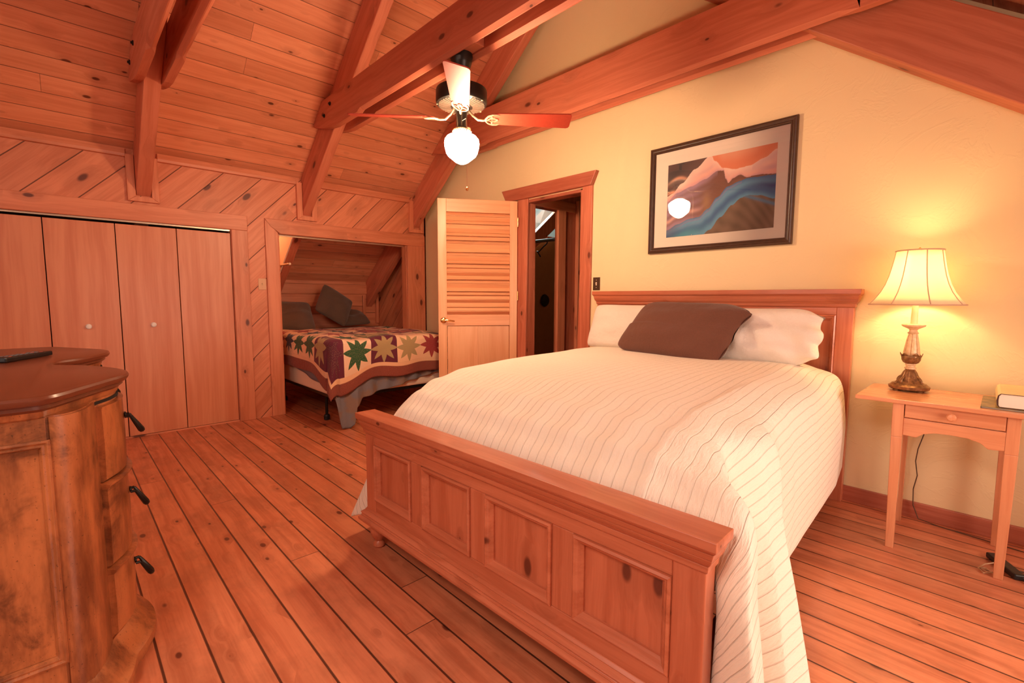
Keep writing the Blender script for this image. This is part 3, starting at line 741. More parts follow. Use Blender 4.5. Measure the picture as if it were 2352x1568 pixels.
# ------------------------------------------------------------------ table lamp
def lamp():
    cx, cy, z0 = 4.832, -.215, .745
    t = thing('table_lamp', 'lit table lamp with bell shade and antique bronze baluster base on the nightstand', 'lamp', (cx, cy, z0))
    n = N('antique_bronze_gold'); p = n.obj()
    v = n.noise(p, 60, 4, .7); m_br = n.out(n.mix(n.step(v, .30, .80), (.16, .075, .03), (.42, .22, .09)), .38, .55)
    n = N('lamp_cream_gold'); p = n.obj(); v = n.noise(p, 70, 4, .7); m_cr = n.out(n.mix(n.step(v, .2, .75), (.62, .38, .19), (.84, .60, .36)), .42, .1)
    C0 = (cx, cy, z0)
    # flat oval plinth on little feet
    b = B().lathe([(.070, .008), (.076, .012), (.078, .026), (.070, .032), (.064, .040)], C0, 40, fn=lambda r, z, a: r * (1 + .10 * abs(math.cos(a)) ** 2)); b.build('base', m_br, t, smooth=True)
    for k in range(4):
        a = PI / 4 + k * PI / 2; b = B(); b.lathe([(.004, 0), (.012, .001), (.013, .006), (.007, .010)], (cx + .068 * math.cos(a), cy + .064 * math.sin(a), z0), 12); b.build('foot', m_br, t, smooth=True)
    # acanthus mound with scrolls
    b = B().lathe([(.058, .040), (.050, .050), (.043, .064), (.034, .082), (.028, .098), (.022, .108), (.018, .112)], C0, 64, fn=lambda r, z, a: r * (1 + .10 * abs(math.cos(5 * a)) - .05)); b.build('leaf_mound', m_br, t, smooth=True)
    for k in range(4):
        a = PI / 4 + k * PI / 2 + .3; ca, sa = math.cos(a), math.sin(a); pts = []
        for i in range(22):
            q = i / 21; th = q * 4.2 * PI / 2; rr = .018 * (1 - q * .7)
            pts.append((.030 + .030 * min(1, q * 2) + 0 + rr * math.sin(th) * .9 - .002, .062 - .012 * q + rr * math.cos(th) * .9))
        b = B().tube([(cx + r_ * ca, cy + r_ * sa, z0 + z_) for r_, z_ in pts], [.005] * 10 + [.004] * 12, 8); b.build('scroll', m_br, t, smooth=True)
    b = B().lathe([(.020, .112), (.025, .116), (.024, .122), (.019, .126), (.019, .132), (.023, .136), (.021, .142)], C0, 32); b.build('collar', m_cr, t, smooth=True)
    # tulip cup
    b = B().lathe([(.018, .142), (.030, .150), (.036, .163), (.037, .175), (.041, .187)], C0, 60, cap=False, fn=lambda r, z, a: r * (1 + .04 * math.cos(6 * a)))
    k0 = 0
    vs = B().lathe([(.041, .187), (.045, .196)], C0, 60, cap=False)
    for i, v in enumerate(vs.v):
        if i >= 60:
            a = 2 * PI * (i - 60) / 60; v.z += .008 * math.cos(6 * a) - .004
    b.add(vs.v, vs.f); o = b.build('tulip_cup', m_br, t, smooth=True, solid=.002)
    # fluted tapering stem
    b = B().lathe([(.034, .168), (.036, .186), (.033, .215), (.026, .262), (.020, .292), (.019, .300)], C0, 96, fn=lambda r, z, a: r * (1 - .14 * (abs(math.sin(4 * a)) < .22))); b.build('stem', m_cr, t, smooth=True, angle=50)
    b = B().lathe([(.020, .298), (.024, .303), (.018, .309), (.016, .318), (.022, .324), (.034, .330), (.048, .338), (.050, .346), (.042, .350), (.018, .350)], C0, 40); b.build('drip_dish', m_cr, t, smooth=True)
    m_can = plain('candle_sleeve', (.86, .70, .42), .5)
    b = B().lathe([(.0145, .350), (.015, .352), (.0135, .440), (.012, .460)], C0, 24); b.build('candle_sleeve', m_can, t, smooth=True)
    # shade
    n = N('cream_silk_shade'); tr_ = n.new('ShaderNodeBsdfTranslucent'); tr_.inputs[0].default_value = (.98, .88, .68, 1)
    df = n.new('ShaderNodeBsdfDiffuse'); df.inputs[0].default_value = (.92, .82, .66, 1)
    mx = n.new('ShaderNodeMixShader'); mx.inputs[0].default_value = .55
    n.t.links.new(df.outputs[0], mx.inputs[1]); n.t.links.new(tr_.outputs[0], mx.inputs[2]); n.t.links.new(mx.outputs[0], n.t.nodes['Material Output'].inputs[0])
    prof = [(.193, .452), (.172, .478), (.150, .512), (.132, .552), (.118, .598), (.108, .645), (.100, .690), (.095, .722)]
    oval = lambda r, z, a: r * (1 - .006 * math.cos(8 * a))
    sh = B().lathe(prof, C0, 64, cap=False, fn=oval).build('shade', n.m, t, smooth=True, solid=.0012)
    m_rib = plain('shade_binding', (.62, .42, .28), .8)
    b = B()
    for r_, z_ in ((.194, .450), (.0955, .724)):
        b.tube([(cx + r_ * math.cos(a * PI / 32), cy + r_ * math.sin(a * PI / 32), z0 + z_) for a in range(65)], .0035, 8, cap=False)
    for k in range(8):
        a = PI / 8 + k * PI / 4
        b.tube([(cx + (r_ + .0015) * math.cos(a), cy + (r_ + .0015) * math.sin(a), z0 + z_) for r_, z_ in prof], .0026, 6)
    b.build('binding', m_rib, sh, smooth=True)
    b = B()
    for k in range(3):
        a = k * 2 * PI / 3; b.tube([(cx, cy, z0 + .718), (cx + .094 * math.cos(a), cy + .094 * math.sin(a), z0 + .720)], .0015, 6)
    b.tube([(cx + .01, cy, z0 + .455), (cx + .035, cy, z0 + .52), (cx + .035, cy, z0 + .66), (cx + .002, cy, z0 + .715)], .0015, 6)
    b.tube([(cx - .01, cy, z0 + .455), (cx - .035, cy, z0 + .52), (cx - .035, cy, z0 + .66), (cx - .002, cy, z0 + .715)], .0015, 6)
    b.build('harp', m_brass, sh)
    b = B().lathe([(.004, .715), (.006, .722), (.003, .727), (.008, .735), (.0, .742)], C0, 12, cap=False); part(b.build('finial', m_brass, sh, smooth=True), 'small brass finial')
    n = N('warm_bulb'); n.put(n.b.inputs['Emission Color'], (1, .72, .34)); n.b.inputs['Emission Strength'].default_value = 22
    b = B().lathe([(.010, .462), (.012, .478), (.026, .512), (.030, .535), (.024, .558), (.010, .570), (0, .572)], C0, 24, cap=False); b.build('bulb', n.out((1, .9, .7), .4), t, smooth=True)
    l = bpy.data.lights.new('lamp_bulb_light', 'POINT'); l.energy = 10.5; l.color = LAMPC; l.shadow_soft_size = .045
    o = bpy.data.objects.new('lamp_bulb_light', l); COL.objects.link(o); o.location = (cx, cy, z0 + .62)
    # cord down the wall side
    c = B().tube([(cx, cy + .07, z0 + .006), (cx + .01, -.066, z0 + .006), (cx + .02, -.045, .70), (4.885, -.035, .56), (4.893, -.035, .485), (4.874, -.035, .40), (4.868, -.035, .33), (4.880, -.035, .25), (4.868, -.035, .17), (4.872, -.035, .08), (4.90, -.045, .012), (4.99, -.065, .006), (5.11, -.08, .005), (5.30, -.11, .005), (5.38, -.25, .005), (5.30, -.36, .006), (5.205, -.400, .012)], .0028, 6)
    part(c.build('cord', plain('brown_cord', (.10, .05, .025), .6), t, smooth=True), 'thin brown lamp cord')
lamp()
# ------------------------------------------------------------------ ceiling fan
def fan():
    cx, cy = 2.66, -1.4755
    t = thing('ceiling_fan', 'black ceiling fan with four red-brown blades and a glowing white glass globe', 'ceiling fan', (cx, cy, 2.752))
    C0 = (cx, cy, 0)
    m_fb = plain('satin_black_metal', (.022, .018, .015), .34, .5)
    m_gold = plain('antique_gold_edge', (.72, .50, .30), .35, .8)
    B().lathe([(.0, 2.752), (.072, 2.752), (.072, 2.735), (.066, 2.722), (.066, 2.700), (.062, 2.694), (.055, 2.668), (.040, 2.648), (.030, 2.640), (0, 2.640)], C0, 40, cap=False).build('canopy', m_fb, t, smooth=True)
    B().tube([(cx, cy, 2.645), (cx, cy, 2.53)], .014, 16).build('downrod', m_fb, t, smooth=True)
    B().lathe([(.0, 2.560), (.04, 2.558), (.06, 2.552), (.135, 2.548), (.160, 2.535), (.163, 2.525), (.163, 2.462), (.158, 2.450), (.150, 2.446), (.055, 2.432), (0, 2.432)], C0, 56, cap=False).build('motor_housing', m_fb, t, smooth=True)
    b = B()
    for k in range(40):
        a = 2 * PI * k / 40; ca, sa = math.cos(a), math.sin(a)
        p = [(.070, 2.4335), (.105, 2.439), (.146, 2.4445)]
        b.tube([(cx + r * ca, cy + r * sa, z) for r, z in p], [.0020, .0032, .0042], 6)
    b.build('vent_ribs', plain('vent_rib_metal', (.12, .07, .045), .6, .2), t)
    for k in range(5):
        a = 2 * PI * k / 5 + .3; q = B().lathe([(0, 0), (.006, .001), (.006, .004), (0, .006)], (cx + .155 * math.cos(a), cy + .155 * math.sin(a), 2.444), 10, cap=False); q.build('screw', m_gold, t)
    B().lathe([(.0, 2.434), (.052, 2.434), (.050, 2.412), (.036, 2.402), (.034, 2.315), (.042, 2.300), (.054, 2.292), (.054, 2.278), (.0, 2.278)], C0, 36, cap=False).build('switch_housing', m_fb, t, smooth=True)
    b = B()
    for k in range(28):
        a = 2 * PI * k / 28; b.lathe([(0, -.0045), (.004, -.002), (.0045, 0), (.004, .002), (0, .0045)], (cx + .056 * math.cos(a), cy + .056 * math.sin(a), 2.284), 6, cap=False)
    B().lathe([(.050, 2.297), (.056, 2.292), (.056, 2.287), (.050, 2.282)], C0, 36, cap=False).build('fitter_ring', m_gold, t, smooth=True)
    b.build('bead_ring', m_gold, t)
    for k in range(3):
        a = k * 2 * PI / 3 + .5; d = Vector((math.cos(a), math.sin(a), 0)); q = Vector((cx, cy, 2.276))
        B().tube([q + d * .050, q + d * .068], .0035, 8).build('thumb_screw', m_gold, t)
    n = N('glowing_white_globe'); n.put(n.b.inputs['Emission Color'], (1.0, .66, .40)); n.b.inputs['Emission Strength'].default_value = GLOBE
    B().lathe([(.048, 2.284), (.050, 2.274), (.064, 2.266), (.094, 2.250), (.108, 2.232), (.112, 2.212), (.109, 2.185), (.100, 2.150), (.090, 2.133), (.066, 2.113), (.042, 2.094), (.020, 2.084), (0, 2.081)], C0, 48, cap=False).build('glass_globe', n.out((.9, .9, .9), .3), t, smooth=True)
    # blades
    n = N('red_brown_blade'); p = n.obj(); x, y, z = n.xyz(p)
    g = n.noise(n.vec(x * 60, y * 60, z * 60), 1, 3); m_bl = n.out(n.mix(g, (.42, .055, .03), (.30, .035, .018)), .5, 0, Specular_IOR_Level=.22)
    a0 = math.atan2(CAM.y - cy, CAM.x - cx) + D2(-2.0)
    for k in range(4):
        a = a0 + k * PI / 2
        Mx = Matrix.Translation((cx, cy, 2.368)) @ Matrix.Rotation(a, 4, 'Z') @ Matrix.Rotation(D2(-15), 4, 'X')
        def out(w0, w1, x0, x1, r=.02):
            pts = [(x0 + .05, -w0), (x1 - r, -w1), (x1 - r * .3, -w1 + r * .3), (x1, -w1 + r), (x1, w1 - r), (x1 - r * .3, w1 - r * .3), (x1 - r, w1), (x0 + .05, w0), (x0 + .02, w0 * .8), (x0 + .003, w0 * .4), (x0, 0), (x0 + .003, -w0 * .4), (x0 + .02, -w0 * .8)]
            return pts
        bl = B().prism(out(.056, .072, .175, .705), -.003, .004, 'z'); bl.xf(Mx)
        blade = bl.build('blade', m_bl, t, bevel=.0015)
        b = B()
        b.tube([(.044, 0, .058), (.070, 0, .020), (.105, 0, -.010), (.135, 0, -.012), (.165, 0, -.008)], .0075, 8)
        for s in (-1, 1):
            b.tube([(.150, 0, -.010), (.158, s * .018, -.009), (.172, s * .036, -.008), (.196, s * .048, -.007), (.222, s * .050, -.006), (.243, s * .044, -.005)], [.006, .006, .006, .0055, .005, .003], 6)
            b.tube([(.160, 0, -.008), (.185, s * .012, -.007), (.198, s * .024, -.006), (.192, s * .036, -.006)], .0042, 6)
            b.tube([(.190, s * .008, -.006), (.212, s * .014, -.006), (.232, s * .004, -.006)], .004, 6)
        b.xf(Mx); b.build('blade_iron', plain('antique_gold_blade_iron', (.62, .40, .24), .35, .75) if k == 0 else bpy.data.materials['antique_gold_blade_iron'], t, smooth=True)
    b = B().tube([(cx + .052, cy - .035, 2.33), (cx + .110, cy - .052, 2.325), (cx + .125, cy - .058, 2.28), (cx + .125, cy - .058, 1.905)], .0018, 6); ch = b.build('pull_chain', m_gold, t)
    B().lathe([(0, -.011), (.007, -.008), (.010, 0), (.007, .008), (.003, .012), (0, .014)], (cx + .125, cy - .058, 1.895), 14, cap=False).build('chain_knob', m_brass, ch, smooth=True)
fan()

# ------------------------------------------------------------------ framed picture
def art_col(u, v):
    def f(tab): return interp(tab, u)[0]
    rnd = lambda a: .5 + .5 * math.sin(a)
    d1 = f([(0, .57), (.05, .60), (.15, .72), (.28, .88), (.43, 1.02), (1, 1.6)])
    sal = f([(0, 1.3), (.40, 1.12), (.47, .93), (.55, .82), (.66, .78), (.78, .79), (.9, .85), (1, .93)])
    dune = f([(0, .50), (.10, .60), (.25, .66), (.38, .72), (.50, .80), (.55, .79), (.575, .68), (.60, .62), (.64, .67), (.70, .70), (.76, .655), (.86, .66), (1, .64)])
    bt = f([(0, .10), (.12, .17), (.24, .225), (.33, .235), (.42, .33), (.50, .46), (.60, .58), (.70, .62), (.76, .64), (1, .63)])
    bb = f([(0, -.1), (.36, -.02), (.44, .05), (.54, .20), (.64, .335), (.72, .41), (.77, .43), (.87, .41), (1, .345)])
    def mixc(a, b, t): return tuple(lerp(x, y, max(0, min(1, t))) for x, y in zip(a, b))
    if v > d1:
        c = mixc((.055, .028, .028), (.15, .07, .06), .5 + .5 * math.sin(9 * u - 13 * v) * math.sin(4 * v + 8 * u))
        for (yy, xx, ww) in ((.80, .12, .10), (.62, .06, .08)):
            q = math.exp(-((v - yy + 1.2 * (u - xx) ** 2 * 4) / .022) ** 2) * math.exp(-((u - xx) / ww) ** 2)
            c = mixc(c, (.80, .36, .22), q)
        return c
    if v > sal: return mixc((.84, .25, .12), (.90, .40, .24), .5 + .5 * math.sin(14 * (v - sal) - 3 * u))
    if v > dune:
        k = (v - dune) / max(.05, min(sal, d1) - dune)
        c = mixc((.88, .42, .34), (.96, .66, .54), k)
        return mixc(c, (.58, .34, .42), .55 * rnd((v - dune) * 60 + u * 3) * (1 - k) ** 1.5 + (.25 if u > .8 else 0) * rnd(v * 50 - u * 30))
    if v > bt:
        s = (v - bt) / max(.02, dune - bt)
        c = mixc((.26, .095, .055), (.17, .065, .045), s)
        if u < .52: c = mixc(c, (.42, .25, .34), sm(.52, .12, u) * (.45 + .5 * rnd(s * 26 + u * 6)) + sm(.75, 1, s) * .5 * (u < .5))
        c = mixc(c, (.75, .40, .32), math.exp(-((s - .28 + .2 * u) / .06) ** 2) * sm(.45, .2, u) * .9)
        c = mixc(c, (.42, .22, .10), math.exp(-((u - .40) / .04) ** 2 - ((v - .42) / .12) ** 2) * .8)
        return c
    if v > bb:
        s = (v - bb) / max(.02, bt - bb)
        c = mixc((.045, .16, .36), (.13, .36, .55), rnd(s * 9 + u * 2.2))
        c = mixc(c, (.30, .26, .44), sm(.55, 1, s) * (.75 if u < .72 else .1) * rnd(s * 30))
        c = mixc(c, (.02, .06, .22), sm(.62, 1, u) * math.exp(-((s - .55) / .20) ** 2))
        c = mixc(c, (.05, .33, .42), sm(.5, .15, u) * math.exp(-((s - .3) / .25) ** 2) * .8)
        c = mixc(c, (.045, .035, .10), sm(.22, .0, u) * .5)
        return c
    s = bb - v
    c = mixc((.15, .085, .05), (.29, .17, .11), .5 * rnd(u * 70 - s * 22 * (1 + u)) + .3 * rnd(u * 31 + s * 8) + .15 * u)
    bl = .50 - .26 * (u - .70) / .3 - v
    if u > .74: c = mixc(c, (.10, .26, .42), math.exp(-((v - (.425 - .60 * (u - .76))) / .022) ** 2) * .9)
    return c
def picture():
    x0, x1, z0, z1 = 3.166, 4.184, 1.571, 2.366
    t = thing('framed_picture', 'dark framed print of flowing blue, pink and brown sandstone waves in a wide mat', 'picture', (3.675, 0, 1.57))
    n = N('dark_walnut_frame'); p = n.obj(); g = n.noise(p, 30, 3); m_fr = n.out(n.mix(g, (.10, .05, .028), (.04, .02, .012)), .35)
    prof = [(0, 0), (0, -.018), (.006, -.026), (.014, -.028), (.022, -.022), (.028, -.020), (.034, -.024), (.040, -.020), (.044, -.012), (.044, 0)]
    q = B(); n_ = len(prof)
    for (u, v) in prof: q.v += [Vector(p) for p in ((x0 + u, v - .002, z0 + u), (x1 - u, v - .002, z0 + u), (x1 - u, v - .002, z1 - u), (x0 + u, v - .002, z1 - u))]
    for j in range(n_):
        jn = (j + 1) % n_
        for c in range(4): q.f.append((j * 4 + c, j * 4 + (c + 1) % 4, jn * 4 + (c + 1) % 4, jn * 4 + c))
    q.build('frame', m_fr, t)
    B().box(x0 + .042, x1 - .042, -.010, -.004, z0 + .042, z1 - .042).build('mat_board', plain('cream_mat_board', (.95, .80, .66), .8), t)
    ax0, ax1, az0, az1 = 3.313, 4.070, 1.686, 2.224
    nu, nv = 230, 160; b = B(); b.grid(lambda u, v: (lerp(ax0, ax1, u), -.0112, lerp(az0, az1, v)), nu, nv)
    n = N('sandstone_print'); a = n.new('ShaderNodeAttribute'); a.attribute_name = 'print'; m_a = n.out(X(n, a.outputs['Color']), .6)
    o = b.build('art_print', m_a, t)
    at = o.data.color_attributes.new('print', 'FLOAT_COLOR', 'POINT')
    for j in range(nv + 1):
        for i in range(nu + 1): at.data[j * (nu + 1) + i].color = (*art_col(i / nu, j / nv), 1)
    n = N('picture_glass'); gl = n.new('ShaderNodeBsdfGlossy'); gl.inputs['Roughness'].default_value = .01; tr_ = n.new('ShaderNodeBsdfTransparent')
    fr = n.new('ShaderNodeFresnel'); fr.inputs[0].default_value = 1.5; mx = n.new('ShaderNodeMixShader')
    n.t.links.new(fr.outputs[0], mx.inputs[0]); n.t.links.new(tr_.outputs[0], mx.inputs[1]); n.t.links.new(gl.outputs[0], mx.inputs[2]); n.t.links.new(mx.outputs[0], n.t.nodes['Material Output'].inputs[0])
    B().box(x0 + .040, x1 - .040, -.0135, -.0125, z0 + .040, z1 - .040).build('glass', n.m, t)
picture()

# ------------------------------------------------------------------ switches
def switch(name, label, c, face, m1, m2):
    """face 'x' looks along +x, 'y' looks along -y"""
    t = thing(name, label, 'light switch', c)
    if face == 'x': f = lambda a0, a1, d0, d1, z0, z1: B().box(c[0] + d0, c[0] + d1, c[1] + a0, c[1] + a1, c[2] + z0, c[2] + z1)
    else: f = lambda a0, a1, d0, d1, z0, z1: B().box(c[0] + a0, c[0] + a1, c[1] - d1, c[1] - d0, c[2] + z0, c[2] + z1)
    f(-.036, .036, 0, .006, -.056, .056).build('plate', m1, t, bevel=.002)
    f(-.006, .006, .006, .008, -.014, .014).build('slot', m2, t); f(-.004, .004, .008, .016, .0, .010).build('toggle', m2, t, bevel=.001)
    for z in (-.032, .032): f(-.003, .003, .006, .0075, z - .003, z + .003).build('screw', m2, t)
switch('light_switch', 'tan light switch plate on the diagonal boards left of the sleeping alcove', (0.0, -1.935, 1.35), 'x', plain('tan_switch_plate', (.72, .42, .24), .5), plain('tan_toggle', (.62, .36, .2), .5))
switch('light_switch', 'dark bronze light switch plate between the doorway and the headboard', (2.663, 0, 1.348), 'y', m_bronzepl, plain('ivory_toggle', (.75, .6, .42), .4))

# ------------------------------------------------------------------ books, remote, power strip
def books():
    n = N('green_gold_paperback'); p = n.obj(); v = n.noise(p, 22, 3); m_lb = n.out(n.mix(n.step(v, .4, .6), (.28, .16, .05), (.10, .075, .03)), .3)
    t = thing('book', 'thin dark booklet lying under the thick hardcover on the nightstand', 'book', (5.23, -.35, .746))
    b = B().hull([(5.108, -.495, .7455), (5.36, -.495, .7455), (5.36, -.145, .7455), (5.108, -.145, .7455)], [(5.108, -.495, .7515), (5.36, -.495, .7515), (5.36, -.145, .7515), (5.108, -.145, .7515)])
    b.build('cover', m_lb, t, bevel=.001)
    b = B()
    for k in range(3): b.box(5.118 + k * .011, 5.124 + k * .011, -.470, -.460, .7516, .7520)
    B().box(5.112, 5.358, -.4955, -.4950, .7465, .7505).build('pages', plain('booklet_pages', (.30, .26, .20), .8), t)
    t = thing('book', 'thick hardcover book with a cream cover and white page block on the nightstand', 'book', (5.27, -.31, .752))
    n = N('cream_green_book_cover'); p = n.obj(); v = n.noise(p, 9, 4); m_c = n.out(n.mix(v, (.62, .44, .20), (.80, .62, .34)), .42)
    m_in = plain('dark_book_board', (.06, .02, .01), .6)
    R0, rz = Vector((5.160, -.470, .752)), D2(1)
    Mx = Matrix.Translation(R0) @ Matrix.Rotation(rz, 4, 'Z')
    h = .062; Wb, Db = .195, .345
    b = B().prism([(.006, .003), (Wb, .003), (Wb, h - .003), (.008, h - .003), (.003, h - .012), (.002, h * .5), (.003, .010)], .004, Db - .004, 'y'); b.xf(Mx); part(b.build('page_block', plain('book_pages', (.88, .74, .60), .8), t), 'white page block')
    b = B().prism([(.006, 0), (Wb + .004, 0), (Wb + .004, .003), (.007, .003), (.003, .010), (.0015, h * .5), (.003, h - .012), (.009, h - .003), (Wb + .004, h - .003), (Wb + .004, h), (.007, h), (-.002, h - .008), (-.006, h * .5), (-.003, .008)], 0, Db, 'y'); b.xf(Mx); b.build('cover', m_c, t, bevel=.0007)
    b = B().prism([(.0065, .0004), (Wb + .004, .0004), (Wb + .004, .003), (.007, .003), (.003, .010), (.0015, h * .5), (.003, h - .012), (.009, h - .003), (Wb + .004, h - .003), (Wb + .004, h - .0006), (.007, h - .0006), (-.001, h - .009), (-.005, h * .5), (-.002, .009)], -.0006, .0006, 'y'); b.xf(Mx); b.build('cover_edge', m_in, t)
books()
def remote():
    t = thing('remote_control', 'black remote control lying on the dresser top', 'remote control', (2.35, -3.51, .962))
    p0, p1 = Vector((2.50, -3.574, .9625)), Vector((2.27, -3.445, .9625)); d = (p1 - p0); L = d.length
    Mx = Matrix.Translation(p0) @ Matrix.Rotation(math.atan2(d.y, d.x), 4, 'Z')
    b = B().box(0, L, 0, .05, .001, .021); b.xf(Mx); b.build('body', m_blackp, t, bevel=.005)
    m1 = plain('remote_button_grey', (.16, .15, .15), .5); m2 = plain('remote_button_red', (.45, .10, .06), .5)
    for i in range(7):
        for j in range(3):
            x = .035 + i * .028; y = .012 + j * .013
            b = B().box(x, x + .012, y - .004, y + .004, .0205, .0228); b.xf(Mx); b.build('button', m2 if (i + j) % 6 == 0 else m1, t, bevel=.001)
remote()
def strip():
    b = B().box(-.10, .10, -.022, .022, 0, .026); Mx = Matrix.Translation((5.235, -.37, .001)) @ Matrix.Rotation(D2(-62), 4, 'Z'); 
    t = thing('power_strip', 'black power strip on the floor behind the right leg of the nightstand', 'power strip', (5.235, -.37, .001))
    b.xf(Mx); b.build('housing', m_blackp, t, bevel=.006)
    B().tube([(5.29, -.46, .012), (5.32, -.50, .006), (5.40, -.55, .005), (5.60, -.62, .005), (5.9, -.45, .005), (6.2, -.05, .005)], .0045, 8).build('power_cord', m_blackp, t, smooth=True)
    b = B(); b.tube([(5.205, -.40, .030), (5.17, -.43, .020), (5.150, -.465, .008), (5.168, -.50, .006), (5.195, -.47, .006), (5.175, -.44, .006), (5.155, -.45, .006), (5.185, -.485, .006)], .0028, 6)
    b.build('looped_cord', plain('tan_cord', (.55, .33, .18), .6), t, smooth=True)
strip()

# ------------------------------------------------------------------ double-bow dresser
def dresser():
    t = thing('dresser', 'antiqued brown double-bowed chest of drawers with dark iron pulls, front left', 'dresser', (2.6, -3.7, 0))
    n = N('antiqued_cherry'); p = n.obj(); x, y, z = n.xyz(p)
    a = n.noise(p, 5.5, 5, .68, .6); s = n.noise(n.vec(x * 9, y * 9, z * 2.2), 1, 5, .7); f = n.noise(p, 160, 2)
    base = n.mix(n.step(s, .35, .68), (.54, .185, .062), (.20, .058, .02))
    base = n.mix(n.step(a, .50, .70) * .75, base, (.07, .02, .008)); base = n.mix(n.step(f, .66, .72) * .6, base, (.03, .01, .005))
    m_d = n.out(base, .34, 0, Coat_Weight=.35, Coat_Roughness=.15)
    n = N('antiqued_cherry_top'); p = n.obj(); x, y, z = n.xyz(p)
    s = n.noise(n.vec(x * 2, y * 22, z * 22), 1, 4, .6); m_t = n.out(n.mix(s, (.20, .056, .025), (.14, .036, .015)), .36, 0, Coat_Weight=.22, Coat_Roughness=.14)
    m_k = plain('dresser_gap', (.012, .006, .004), .9)
    XM = 2.60
    def outline(half, back, n_=5):
        pts = [Vector((XM + p[0], p[1], 0)) for p in half]; out = []
        for i in range((len(pts) - 1) * n_ + 1): out.append(bez(pts, i / ((len(pts) - 1) * n_)))
        return [(p.x, p.y) for p in out]
    topH = [(.845, -3.50), (.825, -3.44), (.707, -3.370), (.604, -3.313), (.528, -3.270), (.440, -3.250), (.350, -3.262), (.240, -3.305), (.150, -3.355), (.070, -3.430), (0, -3.452)]
    bodH = [(.800, -3.50), (.800, -3.428), (.765, -3.392), (.705, -3.368), (.630, -3.350), (.560, -3.312), (.480, -3.287), (.390, -3.283), (.300, -3.303), (.200, -3.345), (.120, -3.402), (.060, -3.462), (0, -3.480)]
    YB = -4.02
    def full(half, off=0.0):
        o = outline(half, YB); 
        if off:   # push outwards along the normal
            q = []
            for i, p in enumerate(o):
                a_, b_ = o[max(0, i - 1)], o[min(len(o) - 1, i + 1)]; d = Vector((b_[0] - a_[0], b_[1] - a_[1])); nn = Vector((-d.y, d.x)).normalized()
                if nn.x * (p[0] - XM) + nn.y * (p[1] + 3.9) < 0: nn = -nn
                q.append((p[0] + nn.x * off, p[1] + nn.y * off))
            q[-1] = (XM, q[-1][1]); o = q
        m = [(2 * XM - px, py) for px, py in o[:-1]][::-1]
        lst = o + m
        return [(lst[0][0], YB)] + lst + [(lst[-1][0], YB)]
    def slab(prof, half, name, mat, par=t, **k):
        b = B(); secs = [[(px, py, z) for px, py in full(half, off)] for off, z in prof]
        nn = len(secs[0])
        for s_ in secs: b.v += [Vector(v) for v in s_]
        b.f.append(tuple(range(nn))); b.f.append(tuple(range((len(secs) - 1) * nn, len(secs) * nn))[::-1])
        for j in range(len(secs) - 1):
            for i in range(nn): b.f.append((j * nn + i, j * nn + (i + 1) % nn, (j + 1) * nn + (i + 1) % nn, (j + 1) * nn + i))
        return b.build(name, mat, par, **k)
    slab([(-.028, .916), (-.018, .924), (-.020, .932), (-.006, .938), (-.001, .946), (0, .952), (-.004, .959), (-.012, .962)], topH, 'top', m_t, smooth=True, angle=30)
    slab([(-.040, .895), (-.034, .900), (-.030, .912), (-.028, .918)], topH, 'top_moulding', m_d, smooth=True, angle=30)
    slab([(-.006, .06), (-.006, .90)], bodH, 'carcass', m_d)
    slab([(.055, .0), (.062, .018), (.060, .045), (.040, .060), (.034, .075), (.022, .090), (.008, .108), (.0, .115)], bodH, 'plinth', m_d, smooth=True, angle=40)
    # corner pilasters (near end) and side panel frame
    b = B(); o = [(XM + .803, -3.452), (XM + .806, -3.430), (XM + .790, -3.404), (XM + .765, -3.388), (XM + .730, -3.373), (XM + .690, -3.362), (XM + .642, -3.353), (XM + .62, -3.37), (XM + .74, -3.45)]
    b.prism(o, .11, .897, 'z'); b.build('corner_pilaster', m_d, t, smooth=True, angle=50)
    xs = XM + .800
    def ringf(y0, y1, z0, z1, prof, nm):
        q = B()
        for (u, v) in prof: q.v += [Vector(p) for p in ((xs + v, y0 + u, z0 + u), (xs + v, y1 - u, z0 + u), (xs + v, y1 - u, z1 - u), (xs + v, y0 + u, z1 - u))]
        for j in range(len(prof)):
            jn = (j + 1) % len(prof)
            for c in range(4): q.f.append((j * 4 + c, j * 4 + (c + 1) % 4, jn * 4 + (c + 1) % 4, jn * 4 + c))
        return q.build(nm, m_d, t, bevel=.001)
    B().box(xs - .02, xs + .004, YB + .02, -3.458, .835, .897).build('side_top_rail', m_d, t, bevel=.002)
    B().box(xs - .02, xs + .004, YB + .02, -3.458, .112, .20).build('side_bottom_rail', m_d, t, bevel=.002)
    B().box(xs - .02, xs + .004, YB + .02, YB + .09, .20, .835).build('side_stile', m_d, t, bevel=.002)
    ringf(YB + .09, -3.452, .198, .838, [(0, -.005), (0, .009), (.006, .012), (.012, .007), (.018, .009), (.024, -.002), (.024, -.005)], 'side_panel_moulding')
    # drawers: three on each bow
    o = outline(bodH, YB, 8)
    def seg(x0, x1, mir):
        pts = [p for p in o if x0 <= p[0] - XM <= x1]
        return [(2 * XM - a_, b_) for a_, b_ in pts] if mir else pts
